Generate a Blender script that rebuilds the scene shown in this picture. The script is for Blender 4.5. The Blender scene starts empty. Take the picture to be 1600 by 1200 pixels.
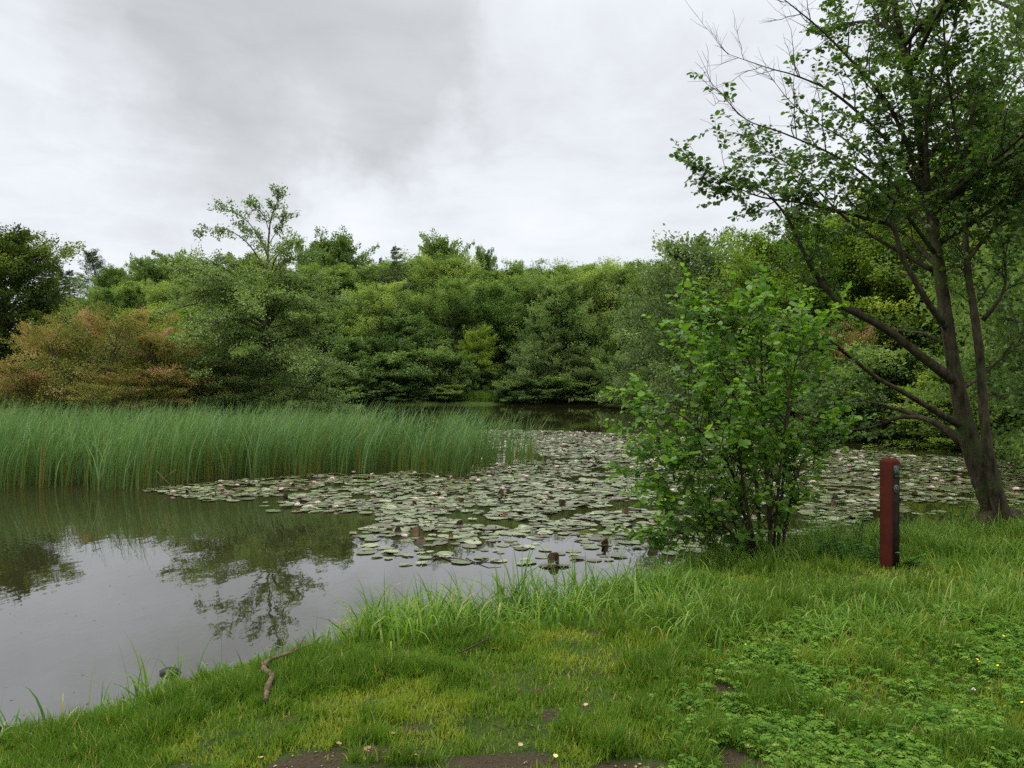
import bpy, math, numpy as np
from mathutils import Vector
R_ = math.radians
sc = bpy.context.scene
col = sc.collection

# ------------------------------------------------------------------ camera
CAM = np.array([0.0, 0.0, 2.0]); F = 1180.0
cd = bpy.data.cameras.new('camera'); cam = bpy.data.objects.new('camera', cd); col.objects.link(cam)
cam.location = CAM; cam.rotation_euler = (R_(90), 0, 0)
cd.sensor_width = 36; cd.lens = 36 * F / 1600; cd.clip_start = 0.05; cd.clip_end = 2000
sc.camera = cam
sc.view_settings.view_transform = 'Standard'; sc.view_settings.look = 'None'
sc.view_settings.exposure = 0.27; sc.view_settings.gamma = 1.0
sc.view_settings.use_curve_mapping = False
sc.cycles.max_bounces = 7; sc.cycles.diffuse_bounces = 2; sc.cycles.glossy_bounces = 3
sc.cycles.transmission_bounces = 4; sc.cycles.transparent_max_bounces = 4
sc.cycles.use_denoising = False
sc.cycles.caustics_reflective = False; sc.cycles.caustics_refractive = False
sc.cycles.sample_clamp_indirect = 6

def P(px, py, Y):
    return np.array([(px - 800) / F * Y, Y, 2.0 + (600 - py) / F * Y])
def W(px, py, z=0.0):                       # point on the plane at height z
    Y = (2.0 - z) * F / (py - 600); return np.array([(px - 800) / F * Y, Y])
def D(px, py):
    v = np.array([(px - 800) / F, 1, (600 - py) / F]); return v / np.linalg.norm(v)

# ------------------------------------------------------------------ world (overcast sky)
SUN_EL, SUN_AZ = R_(50), R_(-88)           # azimuth measured from +Y towards +X: light from the left, a little behind
world = bpy.data.worlds.new('World'); sc.world = world; world.use_nodes = True
nt = world.node_tree; nt.nodes.clear()
def N(tree, typ, **kw):
    n = tree.nodes.new(typ)
    for k, v in kw.items():
        if k.startswith('i_'):
            key = k[2:]; key = int(key) if key.isdigit() else key.replace('_', ' ')
            n.inputs[key].default_value = v
        else: setattr(n, k, v)
    return n
def Lk(tree, a, b): tree.links.new(a, b)
def math_(tree, op, a, b=None, c=None, clamp=False):
    n = tree.nodes.new('ShaderNodeMath'); n.operation = op; n.use_clamp = clamp
    for i, v in enumerate((a, b, c)):
        if v is None: continue
        if isinstance(v, (int, float)): n.inputs[i].default_value = v
        else: tree.links.new(v, n.inputs[i])
    return n.outputs[0]
def maprange(tree, v, a, b, c, d, smooth=True):
    n = tree.nodes.new('ShaderNodeMapRange'); n.interpolation_type = 'SMOOTHSTEP' if smooth else 'LINEAR'
    tree.links.new(v, n.inputs[0])
    for i, x in enumerate((a, b, c, d)): n.inputs[i + 1].default_value = x
    return n.outputs[0]
tc = N(nt, 'ShaderNodeTexCoord'); dirv = tc.outputs['Generated']
sep = N(nt, 'ShaderNodeSeparateXYZ'); Lk(nt, dirv, sep.inputs[0])
zz = math_(nt, 'ADD', math_(nt, 'MAXIMUM', sep.outputs[2], 0.0), 0.16)
comb = N(nt, 'ShaderNodeCombineXYZ'); Lk(nt, math_(nt, 'DIVIDE', sep.outputs[0], zz), comb.inputs[0]); Lk(nt, math_(nt, 'DIVIDE', sep.outputs[1], zz), comb.inputs[1])
nA = N(nt, 'ShaderNodeTexNoise', i_Scale=1.1, i_Detail=7.0, i_Roughness=0.55, i_Distortion=0.4); Lk(nt, comb.outputs[0], nA.inputs['Vector'])
nB = N(nt, 'ShaderNodeTexNoise', i_Scale=3.0, i_Detail=9.0, i_Roughness=0.62, i_Distortion=0.6); Lk(nt, comb.outputs[0], nB.inputs['Vector'])
# direction warped by fine noise so that the cloud edges break up
nW = N(nt, 'ShaderNodeTexNoise', i_Scale=5.0, i_Detail=7.0, i_Roughness=0.6); Lk(nt, dirv, nW.inputs['Vector'])
wv = N(nt, 'ShaderNodeVectorMath', operation='MULTIPLY_ADD'); Lk(nt, nW.outputs['Color'], wv.inputs[0]); wv.inputs[1].default_value = (0.26,) * 3; wv.inputs[2].default_value = (-0.13,) * 3
wd = N(nt, 'ShaderNodeVectorMath', operation='ADD'); Lk(nt, dirv, wd.inputs[0]); Lk(nt, wv.outputs[0], wd.inputs[1])
def blob(px, py, r0, r1, amp):
    dn = N(nt, 'ShaderNodeVectorMath', operation='DISTANCE'); Lk(nt, wd.outputs[0], dn.inputs[0]); dn.inputs[1].default_value = D(px, py)
    return maprange(nt, dn.outputs['Value'], r0, r1, amp, 0.0)
val = math_(nt, 'MULTIPLY_ADD', nA.outputs[0], 0.46, 0.61)
val = math_(nt, 'MULTIPLY_ADD', nB.outputs[0], 0.30, math_(nt, 'SUBTRACT', val, 0.15))
dark = None
for a in [(500, 20, .06, .24, .22), (330, 10, .03, .20, .13), (600, 110, .02, .17, .20), (560, -150, .12, .42, .16), (360, 250, .02, .15, .12), (430, 310, .01, .10, .08),
          (250, 200, .03, .2, .10), (500, 350, .02, .10, .04), (1060, 190, .05, .25, .05), (120, 300, .05, .2, .06), (60, 40, .03, .16, .06)]:
    b = blob(*a); dark = b if dark is None else math_(nt, 'ADD', dark, b)
dark = math_(nt, 'MINIMUM', dark, 0.33)
val = math_(nt, 'SUBTRACT', val, dark)
for a in [(470, 215, .015, .10, .10), (560, 320, .01, .09, .09), (60, 160, .02, .16, .08), (730, 60, .02, .12, .06), (380, 130, .01, .08, .06)]:
    val = math_(nt, 'ADD', val, blob(*a))
cr = N(nt, 'ShaderNodeValToRGB'); Lk(nt, val, cr.inputs[0])
e = cr.color_ramp.elements; e[0].position = 0.3; e[0].color = (0.40, 0.412, 0.42, 1); e[1].position = 1.0; e[1].color = (0.88, 0.905, 0.945, 1)
m = cr.color_ramp.elements.new(0.62); m.color = (0.605, 0.625, 0.648, 1)
m = cr.color_ramp.elements.new(0.8); m.color = (0.755, 0.785, 0.828, 1)
sky = N(nt, 'ShaderNodeTexSky', sky_type='NISHITA', sun_disc=False, sun_elevation=SUN_EL, sun_rotation=SUN_AZ)
# thick cloud lets more light through overhead and towards the hidden sun
lift = maprange(nt, sep.outputs[2], 0.42, 0.85, 1.0, 3.5)
sd = np.array([math.sin(SUN_AZ) * math.cos(SUN_EL), math.cos(SUN_AZ) * math.cos(SUN_EL), math.sin(SUN_EL)])
sc_ = N(nt, 'ShaderNodeVectorMath', operation='SCALE'); warm = N(nt, 'ShaderNodeMix', data_type='RGBA', blend_type='MULTIPLY'); Lk(nt, maprange(nt, sep.outputs[2], .45, .85, 0, 1), warm.inputs[0]); Lk(nt, cr.outputs[0], warm.inputs[6]); warm.inputs[7].default_value = (1, .97, .88, 1)
Lk(nt, warm.outputs[2], sc_.inputs[0]); # added dimming of the unseen sky behind the viewer, to darken what faces it
back = math_(nt, 'MULTIPLY', maprange(nt, sep.outputs[1], -.05, -.45, 0.0, .15), maprange(nt, sep.outputs[2], .95, .6, 0.0, 1.0))
lift = math_(nt, 'MULTIPLY', lift, math_(nt, 'SUBTRACT', 1.0, back))
Lk(nt, math_(nt, 'MULTIPLY', lift, 9.7), sc_.inputs['Scale'])
mx = N(nt, 'ShaderNodeMix', data_type='RGBA'); mx.inputs[0].default_value = 0.05
Lk(nt, sc_.outputs[0], mx.inputs[6]); Lk(nt, sky.outputs[0], mx.inputs[7])
bg = N(nt, 'ShaderNodeBackground', i_Strength=0.1); Lk(nt, mx.outputs[2], bg.inputs[0])
wo = N(nt, 'ShaderNodeOutputWorld'); Lk(nt, bg.outputs[0], wo.inputs[0])

sl = bpy.data.lights.new('sun', 'SUN'); sl.energy = 1.5; sl.angle = R_(14); sl.color = (1.0, 0.94, 0.83)
so = bpy.data.objects.new('sun', sl); col.objects.link(so)
so.rotation_euler = Vector(-sd).to_track_quat('-Z', 'Y').to_euler()

# ------------------------------------------------------------------ helpers
rng = np.random.default_rng(7)
def _h(ix, iy, s):
    n = (ix.astype(np.int64) * 374761393 + iy.astype(np.int64) * 668265263 + s * 1274126177) & 0xffffffff
    n = ((n ^ (n >> 13)) * 1274126177) & 0xffffffff
    return ((n ^ (n >> 16)) & 0xffff) / 65535.0
def vnoise(x, y, scale, seed=0):
    x = np.asarray(x, float) * scale; y = np.asarray(y, float) * scale
    ix = np.floor(x); iy = np.floor(y); fx = x - ix; fy = y - iy
    fx = fx * fx * (3 - 2 * fx); fy = fy * fy * (3 - 2 * fy)
    a = _h(ix, iy, seed); b = _h(ix + 1, iy, seed); c = _h(ix, iy + 1, seed); d = _h(ix + 1, iy + 1, seed)
    return (a * (1 - fx) + b * fx) * (1 - fy) + (c * (1 - fx) + d * fx) * fy
def fnoise(x, y, scale, seed=0):
    return (vnoise(x, y, scale, seed) * .5 + vnoise(x, y, scale * 2.1, seed + 1) * .3 + vnoise(x, y, scale * 4.3, seed + 2) * .2)
def nrm(v): return v / np.maximum(np.linalg.norm(v, axis=-1, keepdims=True), 1e-9)
def smooth(x, a, b):
    t = np.clip((np.asarray(x, float) - a) / (b - a), 0, 1); return t * t * (3 - 2 * t)

def mk_mesh(name, V, faces, mats, tint=None, smooth_=False, attrs=None, mat_idx=None):
    me = bpy.data.meshes.new(name)
    V = np.asarray(V, np.float32); nv = len(V)
    loops = []; sizes = []
    for f in faces:
        if f is None or len(f) == 0: continue
        f = np.asarray(f, np.int32); loops.append(f.ravel()); sizes.append(np.full(len(f), f.shape[1], np.int32))
    loops = np.concatenate(loops); sizes = np.concatenate(sizes)
    me.vertices.add(nv); me.vertices.foreach_set('co', V.ravel())
    me.loops.add(len(loops)); me.loops.foreach_set('vertex_index', loops)
    me.polygons.add(len(sizes)); st = np.zeros(len(sizes), np.int32); st[1:] = np.cumsum(sizes)[:-1]
    me.polygons.foreach_set('loop_start', st); me.polygons.foreach_set('loop_total', sizes)
    if smooth_: me.polygons.foreach_set('use_smooth', np.ones(len(sizes), bool))
    if mat_idx is not None: me.polygons.foreach_set('material_index', np.asarray(mat_idx, np.int32))
    al = dict(attrs or {})
    if tint is not None: al['tint'] = tint
    for k, v in al.items():
        a = me.attributes.new(k, 'FLOAT', 'POINT'); a.data.foreach_set('value', np.asarray(v, np.float32))
    me.update(calc_edges=True); me.validate()
    for m in (mats if isinstance(mats, (list, tuple)) else [mats]): me.materials.append(m)
    return me

def link(name, me, parent=None):
    o = bpy.data.objects.new(name, me); col.objects.link(o)
    if parent is not None: o.parent = parent
    return o
def tag(o, label=None, cat=None, group=None, kind=None):
    if label: o['label'] = label
    if cat: o['category'] = cat
    if group: o['group'] = group
    if kind: o['kind'] = kind
    return o
def empty(name, loc, rz=0.0, scale=(1, 1, 1)):
    o = bpy.data.objects.new(name, None); col.objects.link(o); o.empty_display_size = .2
    o.location = loc; o.rotation_euler = (0, 0, rz); o.scale = scale; return o

class Geo:
    """collects vertices, quads and triangles of ONE mesh"""
    def __init__(s): s.V = []; s.Q = []; s.T = []; s.n = 0; s.t = []
    def add(s, V, Q=None, T=None, tint=None):
        V = np.asarray(V, float).reshape(-1, 3)
        if Q is not None and len(Q): s.Q.append(np.asarray(Q, np.int64).reshape(-1, 4) + s.n)
        if T is not None and len(T): s.T.append(np.asarray(T, np.int64).reshape(-1, 3) + s.n)
        s.V.append(V); s.t.append(np.broadcast_to(np.asarray(.5 if tint is None else tint, float), (len(V),)).copy()); s.n += len(V)
    def mesh(s, name, mats, smooth_=False):
        V = np.concatenate(s.V); f = []
        if s.Q: f.append(np.concatenate(s.Q))
        if s.T: f.append(np.concatenate(s.T))
        return mk_mesh(name, V, f, mats, tint=np.concatenate(s.t), smooth_=smooth_)
    def tube(s, pts, rad, sides=6, cap=True, wob=0.0, tint=None):
        pts = np.asarray(pts, float); rad = np.broadcast_to(np.asarray(rad, float), (len(pts),)); n = len(pts)
        tg = np.gradient(pts, axis=0); tg = nrm(tg)
        ref = np.array([0, 1.0, 0]) if abs(tg[0][1]) < .8 else np.array([1.0, 0, 0])
        a = nrm(np.cross(tg, ref)); b = np.cross(tg, a)
        th = np.arange(sides) / sides * 2 * np.pi
        rr = rad[:, None] * (1 + (wob * rng.normal(size=(n, sides)) if wob else 0))
        V = pts[:, None, :] + rr[..., None] * (np.cos(th)[None, :, None] * a[:, None, :] + np.sin(th)[None, :, None] * b[:, None, :])
        i = np.arange(n - 1)[:, None] * sides; j = np.arange(sides)[None, :]; k = (j + 1) % sides
        Q = np.stack([i + j, i + k, i + sides + k, i + sides + j], -1).reshape(-1, 4)
        V = V.reshape(-1, 3); T = None
        if cap:
            V = np.concatenate([V, pts[-1:], pts[:1]]); c = n * sides
            jj = np.arange(sides); kk = (jj + 1) % sides
            T = np.concatenate([np.stack([(n - 1) * sides + jj, (n - 1) * sides + kk, np.full(sides, c)], -1),
                                np.stack([kk, jj, np.full(sides, c + 1)], -1)])
        s.add(V, Q, T, tint)
    def leaves(s, base, d, n, L, Wd, fold=.25, droop=.12, tint=.5, shape='ovate'):
        base = np.asarray(base, float).reshape(-1, 3); m = len(base)
        if m == 0: return
        d = nrm(np.broadcast_to(d, (m, 3))); sd_ = nrm(np.cross(np.broadcast_to(n, (m, 3)), d)); n = np.cross(d, sd_)
        L = np.broadcast_to(L, (m,))[:, None]; Wd = np.broadcast_to(Wd, (m,))[:, None]
        tint = np.broadcast_to(tint, (m,))
        if shape == 'quad':
            V = np.stack([base, base + d * L * .45 + sd_ * Wd * .5 + n * Wd * fold * .4, base + d * L - n * L * droop, base + d * L * .5 - sd_ * Wd * .5 + n * Wd * fold * .4], 1)
            Q = np.arange(m)[:, None] * 4 + np.arange(4)[None]
            s.add(V, Q, None, np.repeat(tint, 4))
        else:
            if shape == 'round': o = [(.32, .46), (.82, .44)]
            else: o = [(.3, .5), (.7, .36)]
            def pt(t, w): return base + d * L * t + sd_ * Wd * w + n * (Wd * abs(w) * fold * 2 - L * droop * t * t)
            V = np.stack([base, pt(o[0][0], -o[0][1]), pt(o[1][0], -o[1][1]), pt(1, 0), pt(o[1][0], o[1][1]), pt(o[0][0], o[0][1])], 1)
            b6 = np.arange(m)[:, None] * 6
            Q = np.concatenate([b6 + np.array([[0, 1, 2, 3]]), b6 + np.array([[0, 3, 4, 5]])])
            s.add(V, Q, None, np.repeat(tint, 6))
    def blades(s, base, h, w, az, lean, curve, levels=4, tint=.5, tipt=None, roll=None):
        """grass-like blades: base (m,3), arrays h,w,az (direction of lean), lean (0..1) and curve"""
        m = len(base); t = np.linspace(0, 1, levels)[None, :]
        h = np.broadcast_to(h, (m,))[:, None]; w = np.broadcast_to(w, (m,))[:, None]
        lean = np.broadcast_to(lean, (m,))[:, None]; curve = np.broadcast_to(curve, (m,))[:, None]
        az = np.asarray(az); roll = az + np.pi / 2 + rng.normal(0, .5, m) if roll is None else roll
        ang = lean + curve * t * t                        # angle off vertical along the blade
        ds = 1 / (levels - 1)
        hx = np.cumsum(np.concatenate([np.zeros((m, 1)), np.sin((ang[:, 1:] + ang[:, :-1]) / 2) * ds], 1), 1) * h
        hz = np.cumsum(np.concatenate([np.zeros((m, 1)), np.cos((ang[:, 1:] + ang[:, :-1]) / 2) * ds], 1), 1) * h
        C = np.stack([base[:, None, 0] + hx * np.cos(az)[:, None], base[:, None, 1] + hx * np.sin(az)[:, None], base[:, None, 2] + hz], -1)
        wp = w * np.clip(1 - t ** 2.2, 0.02, 1) * .5
        sx = np.stack([np.cos(roll), np.sin(roll), np.zeros(m)], -1)[:, None, :]
        A = C - sx * wp[..., None]; B = C[:, :-1] + sx * wp[:, :-1, None]
        V = np.concatenate([A, B], 1); nv = 2 * levels - 1; o = np.arange(m)[:, None] * nv
        Q = np.concatenate([o + np.array([[i, i + 1, levels + i + 1, levels + i]]) for i in range(levels - 2)])
        T = o + np.array([[levels - 2, levels - 1, 2 * levels - 2]])
        tint = np.broadcast_to(tint, (m,))[:, None]
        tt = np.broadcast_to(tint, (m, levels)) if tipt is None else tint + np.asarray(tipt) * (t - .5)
        tv = np.concatenate([tt, tt[:, :-1]], 1)
        s.add(V.reshape(-1, 3), Q, T, tv.ravel())

# ------------------------------------------------------------------ materials
def new_mat(name):
    m = bpy.data.materials.new(name); m.use_nodes = True; m.node_tree.nodes.clear(); return m, m.node_tree
def ramp(t, fac, stops):
    r = t.nodes.new('ShaderNodeValToRGB'); t.links.new(fac, r.inputs[0]); el = r.color_ramp.elements
    el[0].position, el[0].color = stops[0][0], (*stops[0][1], 1); el[1].position, el[1].color = stops[-1][0], (*stops[-1][1], 1)
    for p, c in stops[1:-1]:
        x = el.new(p); x.color = (*c, 1)
    return r.outputs[0]
def leaf_mat(name, stops, trans=.3, rough=.5, spec=.35, tmul=(1.25, 1.3, .7), objvar=.22, tint_src='tint'):
    m, t = new_mat(name)
    a = N(t, 'ShaderNodeAttribute', attribute_name='tint'); oi = N(t, 'ShaderNodeObjectInfo')
    fac = a.outputs['Fac'] if tint_src == 'tint' else oi.outputs['Random']
    c = ramp(t, fac, stops)
    hs = N(t, 'ShaderNodeHueSaturation'); Lk(t, c, hs.inputs['Color'])
    if objvar:
        Lk(t, math_(t, 'MULTIPLY_ADD', oi.outputs['Random'], objvar * 2, 1 - objvar), hs.inputs['Value'])
        Lk(t, math_(t, 'MULTIPLY_ADD', oi.outputs['Random'], -.03, .515), hs.inputs['Hue'])
    b = N(t, 'ShaderNodeBsdfPrincipled', i_Roughness=rough); b.inputs['Specular IOR Level'].default_value = spec
    Lk(t, hs.outputs[0], b.inputs['Base Color'])
    tr = N(t, 'ShaderNodeBsdfTranslucent')
    mu = N(t, 'ShaderNodeMix', data_type='RGBA', blend_type='MULTIPLY'); mu.inputs[0].default_value = 1; Lk(t, hs.outputs[0], mu.inputs[6]); mu.inputs[7].default_value = (*tmul, 1)
    Lk(t, mu.outputs[2], tr.inputs[0])
    mix = N(t, 'ShaderNodeMixShader'); mix.inputs[0].default_value = trans; Lk(t, b.outputs[0], mix.inputs[1]); Lk(t, tr.outputs[0], mix.inputs[2])
    o = N(t, 'ShaderNodeOutputMaterial'); Lk(t, mix.outputs[0], o.inputs[0]); return m
def bark_mat(name, c0, c1, scale=14, moss=None, bump=.5):
    m, t = new_mat(name); tc = N(t, 'ShaderNodeTexCoord')
    mp = N(t, 'ShaderNodeMapping'); mp.inputs['Scale'].default_value = (1, 1, .28); Lk(t, tc.outputs['Object'], mp.inputs[0])
    n1 = N(t, 'ShaderNodeTexNoise', i_Scale=scale, i_Detail=8.0, i_Roughness=.65); Lk(t, mp.outputs[0], n1.inputs['Vector'])
    c = ramp(t, n1.outputs[0], [(.32, c0), (.68, c1)])
    if moss:
        n2 = N(t, 'ShaderNodeTexNoise', i_Scale=3.0, i_Detail=6.0); Lk(t, tc.outputs['Object'], n2.inputs['Vector'])
        k = maprange(t, n2.outputs[0], .5, .66, 0, .75)
        mm = N(t, 'ShaderNodeMix', data_type='RGBA'); Lk(t, k, mm.inputs[0]); Lk(t, c, mm.inputs[6]); mm.inputs[7].default_value = (*moss, 1); c = mm.outputs[2]
    b = N(t, 'ShaderNodeBsdfPrincipled', i_Roughness=.9); Lk(t, c, b.inputs['Base Color']); b.inputs['Specular IOR Level'].default_value = .08
    bp = N(t, 'ShaderNodeBump', i_Strength=bump, i_Distance=.03); Lk(t, n1.outputs[0], bp.inputs['Height']); Lk(t, bp.outputs[0], b.inputs['Normal'])
    o = N(t, 'ShaderNodeOutputMaterial'); Lk(t, b.outputs[0], o.inputs[0]); return m
def plain_mat(name, c, rough=.6, spec=.4, var=.25, scale=20, bump=0.0):
    m, t = new_mat(name); tc = N(t, 'ShaderNodeTexCoord')
    n1 = N(t, 'ShaderNodeTexNoise', i_Scale=scale, i_Detail=6.0); Lk(t, tc.outputs['Object'], n1.inputs['Vector'])
    cc = ramp(t, n1.outputs[0], [(.3, tuple(x * (1 - var) for x in c)), (.7, tuple(x * (1 + var) for x in c))])
    b = N(t, 'ShaderNodeBsdfPrincipled', i_Roughness=rough); Lk(t, cc, b.inputs['Base Color']); b.inputs['Specular IOR Level'].default_value = spec
    if bump:
        bp = N(t, 'ShaderNodeBump', i_Strength=bump, i_Distance=.01); Lk(t, n1.outputs[0], bp.inputs['Height']); Lk(t, bp.outputs[0], b.inputs['Normal'])
    o = N(t, 'ShaderNodeOutputMaterial'); Lk(t, b.outputs[0], o.inputs[0]); return m

M = {}
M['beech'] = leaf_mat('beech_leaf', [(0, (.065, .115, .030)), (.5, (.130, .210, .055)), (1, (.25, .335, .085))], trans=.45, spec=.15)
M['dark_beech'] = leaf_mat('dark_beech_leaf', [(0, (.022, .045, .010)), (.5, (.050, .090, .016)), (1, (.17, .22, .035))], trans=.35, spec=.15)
M['oak'] = leaf_mat('oak_leaf', [(0, (.070, .122, .036)), (.5, (.138, .218, .060)), (1, (.235, .32, .09))], trans=.38, spec=.2)
M['maple'] = leaf_mat('bright_leaf', [(0, (.065, .12, .014)), (.5, (.13, .215, .024)), (1, (.26, .34, .045))], trans=.45, spec=.2)
M['sallow'] = leaf_mat('sallow_leaf', [(0, (.075, .12, .038)), (.5, (.145, .215, .07)), (1, (.27, .34, .13))], trans=.35, spec=.25)
M['spruce'] = leaf_mat('spruce_needle', [(0, (.045, .075, .034)), (.5, (.080, .125, .052)), (1, (.14, .19, .08))], trans=.15, spec=.15)
M['red'] = leaf_mat('russet_leaf', [(0, (.085, .115, .022)), (.42, (.165, .18, .035)), (.70, (.26, .19, .055)), (1, (.39, .22, .14))], trans=.38, spec=.15, objvar=.1)
M['alder_far'] = leaf_mat('alder_leaf', [(0, (.075, .13, .038)), (.5, (.16, .24, .07)), (1, (.29, .37, .13))], trans=.35, spec=.25, objvar=0)
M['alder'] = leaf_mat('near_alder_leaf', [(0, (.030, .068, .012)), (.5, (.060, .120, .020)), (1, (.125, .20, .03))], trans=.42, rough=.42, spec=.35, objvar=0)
M['shrub'] = leaf_mat('shrub_leaf', [(0, (.042, .105, .010)), (.5, (.100, .215, .022)), (1, (.23, .37, .035))], trans=.45, rough=.4, spec=.4, objvar=0)
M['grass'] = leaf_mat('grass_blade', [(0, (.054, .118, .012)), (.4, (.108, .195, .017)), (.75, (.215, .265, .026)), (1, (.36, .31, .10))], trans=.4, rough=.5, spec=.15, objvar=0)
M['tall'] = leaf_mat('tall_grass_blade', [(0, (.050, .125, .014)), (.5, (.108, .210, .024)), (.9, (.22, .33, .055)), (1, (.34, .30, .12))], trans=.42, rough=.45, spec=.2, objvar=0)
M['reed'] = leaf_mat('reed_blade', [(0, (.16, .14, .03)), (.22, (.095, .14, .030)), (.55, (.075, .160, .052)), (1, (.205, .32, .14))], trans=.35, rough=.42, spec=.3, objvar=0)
M['herb'] = leaf_mat('herb_leaf', [(0, (.028, .085, .014)), (.5, (.06, .145, .026)), (1, (.13, .23, .05))], trans=.35, rough=.5, spec=.2, objvar=0)
M['silver'] = leaf_mat('silverweed_leaf', [(0, (.045, .115, .012)), (.5, (.100, .205, .020)), (1, (.22, .31, .06))], trans=.35, rough=.55, spec=.15, objvar=0)
PADR = [(0, (.045, .024, .016)), (.10, (.085, .065, .035)), (.2, (.085, .10, .042)), (.6, (.15, .18, .085)), (1, (.25, .27, .15))]
M['pad_stuff'] = leaf_mat('lily_pad', PADR, trans=.03, rough=.27, spec=.7, objvar=0)
M['pad'] = leaf_mat('single_lily_pad', PADR, trans=.03, rough=.27, spec=.7, objvar=0, tint_src='obj')
M['curl'] = leaf_mat('curled_lily_leaf', [(0, (.028, .016, .009)), (.5, (.055, .034, .014)), (1, (.105, .075, .03))], trans=.15, rough=.35, spec=.5, tint_src='obj', tmul=(1.3, .9, .5))
M['petal'] = leaf_mat('lily_petal', [(0, (.80, .50, .52)), (.5, (.80, .66, .66)), (1, (.82, .78, .72))], trans=.25, rough=.5, spec=.3, tmul=(1, .9, .9), objvar=.06)
M['yellow'] = plain_mat('yellow_stamen', (.75, .55, .05), var=.1)
M['bark'] = bark_mat('grey_bark', (.035, .028, .02), (.12, .10, .075))
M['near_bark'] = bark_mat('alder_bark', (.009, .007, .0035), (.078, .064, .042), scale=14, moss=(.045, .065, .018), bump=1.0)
M['twig'] = plain_mat('twig_bark', (.035, .026, .019), rough=.85, spec=.2)
M['dead'] = bark_mat('dead_wood', (.045, .032, .02), (.17, .125, .085), scale=22)
M['post'] = plain_mat('red_stain', (.054, .011, .0065), rough=.8, spec=.1, var=.22, scale=5, bump=.1)
M['stone'] = plain_mat('wet_stone', (.02, .02, .017), rough=.6, spec=.2, var=.6, scale=30, bump=.5)

# ground: moss and thatch with bare trampled soil
m, t = new_mat('bank_earth'); tcn = N(t, 'ShaderNodeTexCoord'); at = N(t, 'ShaderNodeAttribute', attribute_name='soil')
n1 = N(t, 'ShaderNodeTexNoise', i_Scale=5.0, i_Detail=8.0, i_Roughness=.65); Lk(t, tcn.outputs['Object'], n1.inputs['Vector'])
n2 = N(t, 'ShaderNodeTexNoise', i_Scale=60.0, i_Detail=6.0, i_Roughness=.7); Lk(t, tcn.outputs['Object'], n2.inputs['Vector'])
cm = ramp(t, n1.outputs[0], [(.3, (.028, .055, .008)), (.55, (.055, .085, .012)), (.75, (.075, .080, .018))])
cs = ramp(t, n2.outputs[0], [(.3, (.034, .025, .013)), (.6, (.075, .056, .030)), (.8, (.14, .11, .066))])
k = math_(t, 'ADD', at.outputs['Fac'], math_(t, 'MULTIPLY_ADD', n1.outputs[0], .8, -.4)); k = maprange(t, k, .35, .6, 0, 1)
mm = N(t, 'ShaderNodeMix', data_type='RGBA'); Lk(t, k, mm.inputs[0]); Lk(t, cm, mm.inputs[6]); Lk(t, cs, mm.inputs[7])
b = N(t, 'ShaderNodeBsdfPrincipled', i_Roughness=.95); Lk(t, mm.outputs[2], b.inputs['Base Color']); b.inputs['Specular IOR Level'].default_value = .2
bp = N(t, 'ShaderNodeBump', i_Strength=1.0, i_Distance=.04); Lk(t, n2.outputs[0], bp.inputs['Height']); Lk(t, bp.outputs[0], b.inputs['Normal'])
o = N(t, 'ShaderNodeOutputMaterial'); Lk(t, b.outputs[0], o.inputs[0]); M['ground'] = m

# water: murky body under a mirror surface, faint ripples, a set of rings spreading by the left shore
m, t = new_mat('pond_water'); tcn = N(t, 'ShaderNodeTexCoord')
mp = N(t, 'ShaderNodeMapping'); mp.inputs['Scale'].default_value = (1, .55, 1); Lk(t, tcn.outputs['Object'], mp.inputs[0])
n1 = N(t, 'ShaderNodeTexNoise', i_Scale=2.2, i_Detail=3.0, i_Roughness=.5); Lk(t, mp.outputs[0], n1.inputs['Vector'])
n2 = N(t, 'ShaderNodeTexNoise', i_Scale=9.0, i_Detail=2.0); Lk(t, mp.outputs[0], n2.inputs['Vector'])
RC = W(-60, 868)
dn = N(t, 'ShaderNodeVectorMath', operation='DISTANCE'); Lk(t, tcn.outputs['Object'], dn.inputs[0]); dn.inputs[1].default_value = (RC[0], RC[1], 0)
ring = math_(t, 'MULTIPLY', math_(t, 'SINE', math_(t, 'MULTIPLY', dn.outputs['Value'], 42.0)), maprange(t, dn.outputs['Value'], .2, 1.5, 1, 0))
hgt = math_(t, 'ADD', math_(t, 'MULTIPLY_ADD', n2.outputs[0], .10, n1.outputs[0]), math_(t, 'MULTIPLY', ring, .10))
bp = N(t, 'ShaderNodeBump', i_Strength=.06, i_Distance=.05); Lk(t, hgt, bp.inputs['Height'])
df = N(t, 'ShaderNodeBsdfDiffuse'); df.inputs[0].default_value = (.018, .017, .007, 1)
gl = N(t, 'ShaderNodeBsdfGlossy', i_Roughness=.015); gl.inputs[0].default_value = (.97, .96, .97, 1); Lk(t, bp.outputs[0], gl.inputs['Normal'])
fr = N(t, 'ShaderNodeFresnel', i_IOR=2.7); Lk(t, bp.outputs[0], fr.inputs['Normal'])
mix = N(t, 'ShaderNodeMixShader'); Lk(t, fr.outputs[0], mix.inputs[0]); Lk(t, df.outputs[0], mix.inputs[1]); Lk(t, gl.outputs[0], mix.inputs[2])
o = N(t, 'ShaderNodeOutputMaterial'); Lk(t, mix.outputs[0], o.inputs[0]); M['water'] = m

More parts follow.
